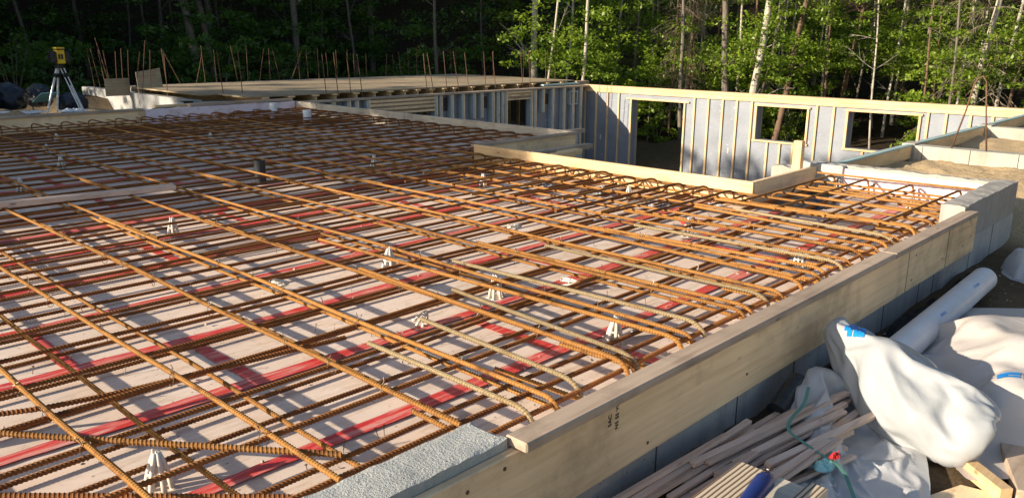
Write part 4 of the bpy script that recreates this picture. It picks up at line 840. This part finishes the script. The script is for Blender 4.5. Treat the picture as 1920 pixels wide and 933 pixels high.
for k in range(900):
    x = random.uniform(1.4, 7.5); y = random.uniform(-.3, 1.28); r_ = random.uniform(.002, .008) * (2.2 if random.random() < .05 else 1); z = ground_z(x, y)
    th = np.arange(5) * 2 * math.pi / 5 + random.random(); v = [(x + r_ * math.cos(t_), y + r_ * math.sin(t_) * random.uniform(.6, 1.2), z) for t_ in th] + [(x, y, z + r_)]
    mb.add(v, [(i, (i + 1) % 5, 5) for i in range(5)])
tag(mb.build('gravel', M['stone']), 'loose gravel and wood chips on the dirt beside the wall', 'gravel', kind='stuff')
# blue print on bag and pack: thin patches following the surface
def decal(ob, centre, ux, uy, w_, h_, name='blue_logo', gaps=()):
    from mathutils.bvhtree import BVHTree
    me_ = ob.data; bv = BVHTree.FromPolygons([v_.co[:] for v_ in me_.vertices], [p.vertices[:] for p in me_.polygons]); o0 = V(*ob['_o'])
    c = V(*centre); ux = V(*ux) / np.linalg.norm(ux); uy = V(*uy) / np.linalg.norm(uy); nn = np.cross(ux, uy); nn = nn if nn @ (CAMP - c) > 0 else -nn
    n = 14; grid = {}; v = []
    for j in range(n):
        for i in range(n):
            p = c + ux * w_ * (i / (n - 1) - .5) + uy * h_ * (j / (n - 1) - .5) + nn * .3
            h = bv.ray_cast(Vector((p - o0) * S), Vector(-nn))
            if h[0] is not None: grid[i, j] = len(v); v.append(np.array(h[0]) / S + o0 + np.array(h[1]) * .002 * np.sign(np.array(h[1]) @ nn))
    f = []
    for j in range(n - 1):
        for i in range(n - 1):
            if any(a <= i / n <= b_ and c_ <= j / n <= d_ for a, b_, c_, d_ in gaps): continue
            q_ = [(i, j), (i + 1, j), (i + 1, j + 1), (i, j + 1)]
            if all(t_ in grid for t_ in q_): f.append(tuple(grid[t_] for t_ in q_))
    if f: MB().add(v, f).build(name, M['blueprint'], ob)
decal(bag, (3.10, 1.08, -.10), (.33, -.94, .1), (.30, .11, .95), .075, .055, gaps=((0, .2, .7, 1), (.3, .4, .0, .45), (.55, .62, .5, 1), (0, .1, 0, .3)))
decal(pack, (3.3, .55, G + .22), (.25, -1, 0), (1, .2, .1), .13, .05, gaps=((.45, .5, 0, 1), (.2, .7, .25, .4)))
# ------------------------------------------------------------------ woods
random.seed(11); rng = np.random.default_rng(11)
def leaf_mesh(name, clumps, per, size, m_, flat=.5, spread=.3, seed=0, jitter=.3, shape='quad'):
    rg = np.random.default_rng(seed); V_ = []; 
    C = np.repeat(np.asarray(clumps, float)[:, :3], per, axis=0); Rr = np.repeat(np.asarray(clumps, float)[:, 3], per)
    n = len(C); dd = rg.normal(size=(n, 3)); dd /= np.linalg.norm(dd, axis=1)[:, None]; dd *= (rg.random(n) ** .45)[:, None]
    dd[:, 2] *= flat; P = C + dd * Rr[:, None]
    nr = rg.normal(size=(n, 3)) * spread + V(0, 0, 1); 
    flipm = rg.random(n) < .35; nr[flipm] = rg.normal(size=(flipm.sum(), 3)); nr /= np.linalg.norm(nr, axis=1)[:, None]
    a = np.cross(nr, rg.normal(size=(n, 3))); a /= np.linalg.norm(a, axis=1)[:, None]; b_ = np.cross(nr, a); s_ = size * (.6 + .8 * rg.random(n))[:, None]
    v = np.stack([P - a * s_, P + b_ * s_ * .55 - a * s_ * .1, P + a * s_, P - b_ * s_ * .55 - a * s_ * .1], 1) 
    v[:, 2] -= nr * s_ * .25; v[:, 0] -= nr * s_ * .1
    v = v.reshape(-1, 3) * S; me_ = bpy.data.meshes.new(name); me_.vertices.add(4 * n); me_.vertices.foreach_set('co', v.ravel())
    me_.loops.add(4 * n); me_.loops.foreach_set('vertex_index', np.arange(4 * n)); me_.polygons.add(n); me_.polygons.foreach_set('loop_start', np.arange(n) * 4); me_.polygons.foreach_set('loop_total', np.full(n, 4))
    me_.update(calc_edges=True); me_.materials.append(m_); return me_
def crown_clumps(kind, seed):
    rg = random.Random(seed); out = []
    if kind == 'maple':      # sparse low branches, thick above
        for k in range(74):
            z = rg.uniform(.9, 4.2) if k < 40 else rg.uniform(4, 8.5); Rm = 1.5 * math.sin(min(1, z / 7) * math.pi * .75 + .25) + .2; a = rg.uniform(0, 6.28); r_ = Rm * math.sqrt(rg.random()); out.append((r_ * math.cos(a), r_ * math.sin(a), z, rg.uniform(.22, .5)))
    elif kind == 'high':
        for k in range(60):
            z = rg.uniform(3.2, 9); Rm = 1.7; a = rg.uniform(0, 6.28); r_ = Rm * math.sqrt(rg.random()); out.append((r_ * math.cos(a), r_ * math.sin(a), z, rg.uniform(.35, .6)))
    elif kind == 'low':
        for k in range(30):
            z = rg.uniform(.15, 1.6); a = rg.uniform(0, 6.28); r_ = .8 * math.sqrt(rg.random()); out.append((r_ * math.cos(a), r_ * math.sin(a), z, rg.uniform(.14, .3)))
    elif kind == 'sapling':
        for k in range(34):
            z = .25 + 2.2 * (k / 34); a = k * 2.4; r_ = .75 * (1 - k / 38) * rg.uniform(.4, 1); out.append((r_ * math.cos(a), r_ * math.sin(a), z - .15 * r_, .22))
    elif kind == 'spruce':
        for k in range(90):
            z = rg.uniform(2.2, 9); Rm = 1.9 * (1 - z / 11); a = rg.uniform(0, 6.28); r_ = Rm * rg.uniform(.2, 1); out.append((r_ * math.cos(a), r_ * math.sin(a), z - .2 * r_, rg.uniform(.2, .4)))
    return out
CR = {}
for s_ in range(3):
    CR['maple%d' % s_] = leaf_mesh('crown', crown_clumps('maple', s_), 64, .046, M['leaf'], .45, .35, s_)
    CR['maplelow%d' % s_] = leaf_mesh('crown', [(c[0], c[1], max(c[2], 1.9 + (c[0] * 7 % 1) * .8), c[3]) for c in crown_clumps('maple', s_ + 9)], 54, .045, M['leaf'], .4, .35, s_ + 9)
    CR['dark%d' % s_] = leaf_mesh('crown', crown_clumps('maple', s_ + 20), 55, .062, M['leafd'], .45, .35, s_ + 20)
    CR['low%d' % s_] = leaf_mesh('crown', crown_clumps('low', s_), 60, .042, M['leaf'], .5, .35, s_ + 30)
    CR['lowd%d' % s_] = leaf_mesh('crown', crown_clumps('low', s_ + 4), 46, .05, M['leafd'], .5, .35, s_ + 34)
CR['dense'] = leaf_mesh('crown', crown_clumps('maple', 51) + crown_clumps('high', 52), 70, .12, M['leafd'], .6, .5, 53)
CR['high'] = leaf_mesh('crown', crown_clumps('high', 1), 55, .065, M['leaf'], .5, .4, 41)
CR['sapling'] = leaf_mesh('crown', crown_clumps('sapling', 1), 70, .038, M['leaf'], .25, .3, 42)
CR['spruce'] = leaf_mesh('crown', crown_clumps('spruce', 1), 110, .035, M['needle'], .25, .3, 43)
def limb(mb, p, d, L, r_, rg, droop=.25, sub=2):
    pts = [p]; dd = V(*d); 
    for k in range(6): dd = dd + V(rg.uniform(-.14, .14), rg.uniform(-.14, .14), -droop / 6 + rg.uniform(-.06, .06)); dd /= np.linalg.norm(dd); pts.append(pts[-1] + dd * L / 6)
    mb.tube(pts, np.linspace(r_, r_ * .25, 7), 4, False)
    if sub:
        for k in range(sub * 2):
            i = rg.randint(1, 5); s_ = dd + V(rg.uniform(-.9, .9), rg.uniform(-.9, .9), rg.uniform(-.6, .3)); s_ /= np.linalg.norm(s_); limb(mb, pts[i], s_, L * rg.uniform(.3, .5), r_ * .5, rg, droop, 0)
def tree(x, y, r_, lean, m_, crown, label, group, H=9.0, dead=0, seed=0, cs=1.0, curve=0, name='tree', cat='tree', low=None, limbs=6):
    rg = random.Random(seed * 7 + 1); z0 = ground_z(x, y) - .15
    t_ = thing(name, (x, y, z0), label, cat, group)
    n = 14; P = []; base = 1.0 - z0
    for k in range(n):
        z = z0 + H * k / (n - 1); lx = lean[0] * (z - 1.0) * math.exp(-max(0, z - 3) * .15); ly = lean[1] * (z - 1.0) * math.exp(-max(0, z - 3) * .15)
        wv_ = curve * math.sin((z - z0) * 1.1) + .02 * math.sin(z * 2 + seed); P.append(V(x + lx + wv_ * .7, y + ly - wv_ * .7, z))
    rad = [r_ * (1.35 - .0 * k) if k == 0 else r_ * (1.08 - .75 * k / n) for k in range(n)]
    mb = MB().tube(P, rad, 10)
    for k in range(limbs):
        i = rg.randint(3, n - 3); a = rg.uniform(0, 6.28); limb(mb, P[i], (math.cos(a), math.sin(a), rg.uniform(.2, .9)), rg.uniform(.6, 1.5), max(.008, r_ * .3), rg, -.1, 2)
    if limbs: 
        for k in range(2):
            a = rg.uniform(0, 6.28); i = rg.randint(2, 3); limb(mb, P[i], (math.cos(a), math.sin(a), .6), rg.uniform(.5, 1.1), max(.006, r_ * .16), rg, -.05, 1)
    mb.build('trunk', M[m_], t_, smooth=True)
    if dead:
        db = MB()
        for k in range(dead):
            s_ = rg.uniform(.12, .55); i = s_ * (n - 1); ii = int(i); p = P[ii] + (P[ii + 1] - P[ii]) * (i - ii); a = rg.uniform(0, 6.28)
            limb(db, p, (math.cos(a), math.sin(a), rg.uniform(-.1, .25)), rg.uniform(.5, 1.15) * (1.4 if dead == 60 else .8), .009 if dead == 60 else .006, rg, .9, 2)
        db.build('dead_branches', M['twig'], t_)
    if crown:
        c = bpy.data.objects.new('crown', CR[crown]); COL.objects.link(c); c.parent = t_; c.location = (P[4][0] * S - x * S, P[4][1] * S - y * S, 0); c.rotation_euler = (0, 0, rg.uniform(0, 6.28)); c.scale = (cs, cs, cs)
    if low:
        c = bpy.data.objects.new('low_foliage', CR[low]); COL.objects.link(c); c.parent = t_; c.rotation_euler = (0, 0, rg.uniform(0, 6.28)); c.location = (0, 0, .3)
    return t_
GW = 'trees of the wood around the site'
L_ = [(7.83, 27.05, .055, -.106, .11, 'bark', 'dark0', 'slim leaning trunk at the far left edge of the woods'),
 (10.01, 33.6, .119, -.03, .04, 'bark', 'dark1', 'thick dim trunk just right of the slim one at the far left'),
 (9.73, 28.06, .06, -.06, .07, 'bark', 'dark2', 'straight dim trunk behind the tripod'),
 (13.0, 33.7, .063, -.07, .07, 'bark', 'dark0', 'dim trunk behind the plywood offcuts on the deck'),
 (10.31, 21.7, .116, -.11, .117, 'bark', 'dark1', 'big twin trunk maple behind the deck, left stem'),
 (10.86, 22.0, .089, -.097, .10, 'bark', 'dark2', 'big twin trunk maple behind the deck, right stem'),
 (16.5, 27.1, .04, -.03, .03, 'bark', 'dark1', 'thin dim pole tree in the dark middle of the woods'),
 (19.3, 28.6, .054, -.036, .04, 'bark', 'maple0', 'dim trunk behind the deck under the bright leaf patch'),
 (16.3, 22.8, .053, -.06, .065, 'bark', 'dark2', 'dim leaning trunk right of the leaf patch'),
 (15.54, 17.76, .053, -.015, .016, 'bark', 'dark0', 'grey trunk with bare forking limbs behind the middle of the deck'),
 (15.92, 14.36, .090, -.01, .01, 'barkp', None, 'thick pale sunlit trunk at the right end of the deck'),
 (15.48, 13.34, .033, .09, -.096, 'barkp', 'maplelow0', 'thin curved pale trunk right of the thick pale one'),
 (17.34, 14.34, .036, .04, -.045, 'barkp', 'maplelow1', 'thin straight pale trunk near the corner of the walls'),
 (15.2, 12.11, .044, .03, -.033, 'barkp', 'maplelow2', 'pale sunlit trunk exactly behind the wall corner'),
 (19.46, 15.0, .032, -.03, .03, 'bark', 'maple0', 'thin shaded trunk between the corner tree and the conifers'),
 (20.7, 15.2, .041, .03, -.033, 'barkp', 'maple1', 'thin pale trunk behind the left stretch of the window wall'),
 (19.38, 13.6, .045, .012, -.013, 'bark', 'maple2', 'straight trunk over the door opening, left'),
 (23.2, 15.5, .045, -.02, .02, 'barkp', 'maplelow0', 'distant pale trunk over the door opening'),
 (17.6, 11.03, .053, -.02, .024, 'bark', None, 'dark straight trunk in front of the dead conifer twigs'),
 (18.37, 11.7, .028, .012, -.013, 'barkb', None, 'left thin stem of the dead conifer thicket'),
 (19.1, 11.67, .035, .02, -.022, 'barkb', None, 'middle thin stem of the dead conifer thicket'),
 (20.0, 12.13, .03, .012, -.013, 'barkb', None, 'right thin stem of the dead conifer thicket'),
 (21.6, 12.85, .032, .009, -.01, 'barkp', 'maple1', 'thin sunlit stem behind the conifer thicket'),
 (18.3, 10.26, .092, -.056, .059, 'bark', 'maplelow1', 'thick leaning trunk left of the first window opening'),
 (22.2, 12.1, .047, .007, -.008, 'bark', 'maple0', 'medium trunk behind the thick leaning one'),
 (18.0, 9.12, .094, .069, -.073, 'barkp', 'maplelow2', 'thickest grey trunk above the first window opening'),
 (20.1, 9.83, .042, .126, -.132, 'bark', 'maple2', 'leaning slim trunk right of the thickest grey one'),
 (22.16, 10.6, .03, .019, -.02, 'barkp', None, 'very thin pale stem behind the first window opening'),
 (19.5, 8.97, .079, .096, -.10, 'barkb', 'maplelow0', 'brown leaning trunk seen through the first window opening'),
 (26.7, 11.7, .036, .043, -.046, 'bark', 'maple1', 'distant thin trunk between the two window openings'),
 (23.5, 9.13, .076, .077, -.08, 'barkb', 'maplelow1', 'brown trunk over the second window opening, left'),
 (23.3, 7.9, .036, .04, -.042, 'barkp', 'maplelow2', 'pale thin stem over the second window opening, middle'),
 (25.6, 8.35, .047, .033, -.035, 'bark', 'maple2', 'far trunk over the second window opening, right'),
 (24.3, 6.86, .051, .081, -.085, 'barkp', 'maplelow0', 'pale leaning trunk left of the dead limbed spruce'),
 (23.4, 6.31, .055, .087, -.092, 'barkb', 'maplelow1', 'brown trunk crossed by the dead limbs of the spruce'),
 (20.4, 5.04, .077, .078, -.082, 'barkp', 'spruce', 'pinkish spruce trunk with drooping dead limbs at the right'),
 (23.0, 5.16, .046, .066, -.07, 'barkp', 'maplelow2', 'trunk just right of the dead limbed spruce'),
 (24.4, 5.17, .042, .07, -.074, 'barkb', 'maplelow0', 'slim trunk at the right frame edge'),
 (12.0, 37.4, .09, -.013, .014, 'bark', 'dark0', 'far dim trunk straight above the laser level'),
 (18.6, 33.7, .059, -.015, .015, 'bark', 'dark1', 'far dim trunk in the black middle left of the woods'),
 (21.7, 27.5, .067, -.03, .03, 'bark', 'dark2', 'far dim trunk behind the branchy grey one'),
 (21.4, 21.9, .049, -.03, .03, 'bark', 'maple1', 'dim trunk left of the thick pale one'),
 (24.4, 23.2, .054, -.03, .03, 'bark', 'maple2', 'far dim trunk left of the thick pale one')]
for i, (x, y, r_, lx, ly, m_, cr, lb) in enumerate(L_):
    dead = 60 if 'pinkish' in lb else (110 if 'dead conifer thicket' in lb else 0)
    tree(x, y, r_, (lx, ly), m_, cr, lb, GW, seed=i, dead=dead, limbs=0 if 'conifer' in lb else 6, curve=.05 if 'curved' in lb else 0, low=None)
for i in range(34):
    x = random.uniform(19, 28); y = random.uniform(3.5, 16.5)
    tree(x, y, random.uniform(.022, .04), (j_(.07), j_(.07)), random.choice(['barkp', 'barkp', 'bark', 'barkb']), None if i % 3 else 'maplelow%d' % (i % 3), 'slim stem standing deeper in the sunlit woods behind the window wall', 'slim stems deeper in the woods', seed=400 + i, limbs=2, cs=.9)
for i in range(14):
    x = random.uniform(9, 24); y = random.uniform(23, 33)
    tree(x, y, random.uniform(.03, .06), (j_(.05), j_(.05)), 'bark', None, 'slim dim stem standing deep in the shaded woods behind the deck', 'slim stems in the shaded woods', seed=460 + i, limbs=2)
tree(17.4, 11.75, .02, (0, 0), 'bark', 'sapling', 'young green sapling framed by the door opening', GW, H=2.6, seed=77, limbs=0)
# understorey bushes (low foliage) with short stems
BU = []
for k in range(16):
    fy = k / 45; 
    if k % 2: x = random.uniform(16.6, 25); y = random.uniform(2.5, 13.5)
    else: x = random.uniform(17, 27); y = random.uniform(1, 17)
    BU.append((x, y, 'low%d' % (k % 3)))
for k in range(26):
    BU.append((random.uniform(4, 19), random.uniform(17.5, 26), 'lowd%d' % (k % 3)))
for i, (x, y, cr) in enumerate(BU):
    z0 = ground_z(x, y); t_ = thing('bush', (x, y, z0), 'leafy undergrowth bush %s' % ('in the shade behind the deck' if y > 17 else 'in the sunlit woods behind the window wall'), 'bush', 'bushes in the shaded woods' if y > 17 else 'bushes behind the window wall')
    mb = MB()
    for k in range(5):
        a = k * 1.3 + i; mb.tube([(x, y, z0 - .1), (x + .2 * math.cos(a), y + .2 * math.sin(a), z0 + .6), (x + .4 * math.cos(a), y + .4 * math.sin(a), z0 + 1.3)], [.012, .008, .003], 4)
    mb.build('stem', M['bark'], t_); c = bpy.data.objects.new('foliage', CR[cr]); COL.objects.link(c); c.parent = t_; s_ = random.uniform(.8, 1.25); c.scale = (s_, s_, s_); c.rotation_euler = (0, 0, random.uniform(0, 6.28))
# the deep wood behind, nobody could count it
rg = np.random.default_rng(5)
def deep(n, az0, az1, r0, r1, zc, seed, m_, name):
    rg = np.random.default_rng(seed); az = rg.uniform(az0, az1, n); rr = rg.uniform(r0, r1, n); z = rg.uniform(-1.2, zc, n)
    x = rr * np.cos(az); y = rr * np.sin(az); z = z + np.array([ground_z(a, b_) * .6 if r_ > 30 else -.3 for a, b_, r_ in zip(x, y, rr)])
    me_ = leaf_mesh(name, np.stack([x, y, z, rg.uniform(.5, 1.1, n)], 1), 42, .085, m_, .5, .4, seed); o_ = bpy.data.objects.new(name, me_); COL.objects.link(o_); return o_
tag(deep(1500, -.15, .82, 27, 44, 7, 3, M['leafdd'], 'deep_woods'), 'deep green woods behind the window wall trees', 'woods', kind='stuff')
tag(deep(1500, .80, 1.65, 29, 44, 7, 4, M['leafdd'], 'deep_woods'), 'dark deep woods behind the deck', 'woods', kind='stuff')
# tall trees outside the frame to the left, whose shade falls on the far slab and the deck
OF = [(-6, 15.5), (-8, 18.5), (-4, 19), (-10, 13.5), (-12, 16.5), (-2, 22), (-7, 22), (-13, 20), (0, 25), (-5, 26), (-10, 24), (3, 28), (-1, 30), (5, 24.5), (6.5, 29), (-16, 23), (-3, 34), (1.5, 20.5), (3.5, 21), (13, 26), (14, 22.5), (18, 24), (-6, 29), (-9, 27), (-8, 32), (2, 33), (-4, 24.5), (0, 27.5), (3, 31), (4, 35), (-6, 36), (-11, 30), (1, 23)]
def cscale(x, y, top=1.5):
    yl = y - (14.3 - x) / 2.4
    return top if not 1 < yl < 14.8 else min(top, max(.3, (.35 * (14.3 - x) - .9) / 9.4))
for i, (x, y) in enumerate(OF):
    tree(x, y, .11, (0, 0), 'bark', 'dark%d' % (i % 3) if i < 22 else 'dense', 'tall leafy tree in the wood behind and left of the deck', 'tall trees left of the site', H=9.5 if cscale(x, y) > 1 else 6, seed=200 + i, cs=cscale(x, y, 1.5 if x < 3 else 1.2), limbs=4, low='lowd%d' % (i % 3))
for i, (x, y) in enumerate([(-7.5, 12.2), (-5.2, 13.6), (-9.5, 14.2), (-11.5, 12.8), (-7.5, 15.6), (-3.4, 16.4), (-12, 17.5)]):
    tree(x, y, .11, (0, 0), 'bark', 'dense', 'dense leafy tree left of the slab whose shade falls on the far mat', 'dense trees left of the slab', H=6, seed=300 + i, cs=cscale(x, y, .8), limbs=3)
for o in bpy.data.objects:
    if '_o' in o: del o['_o']
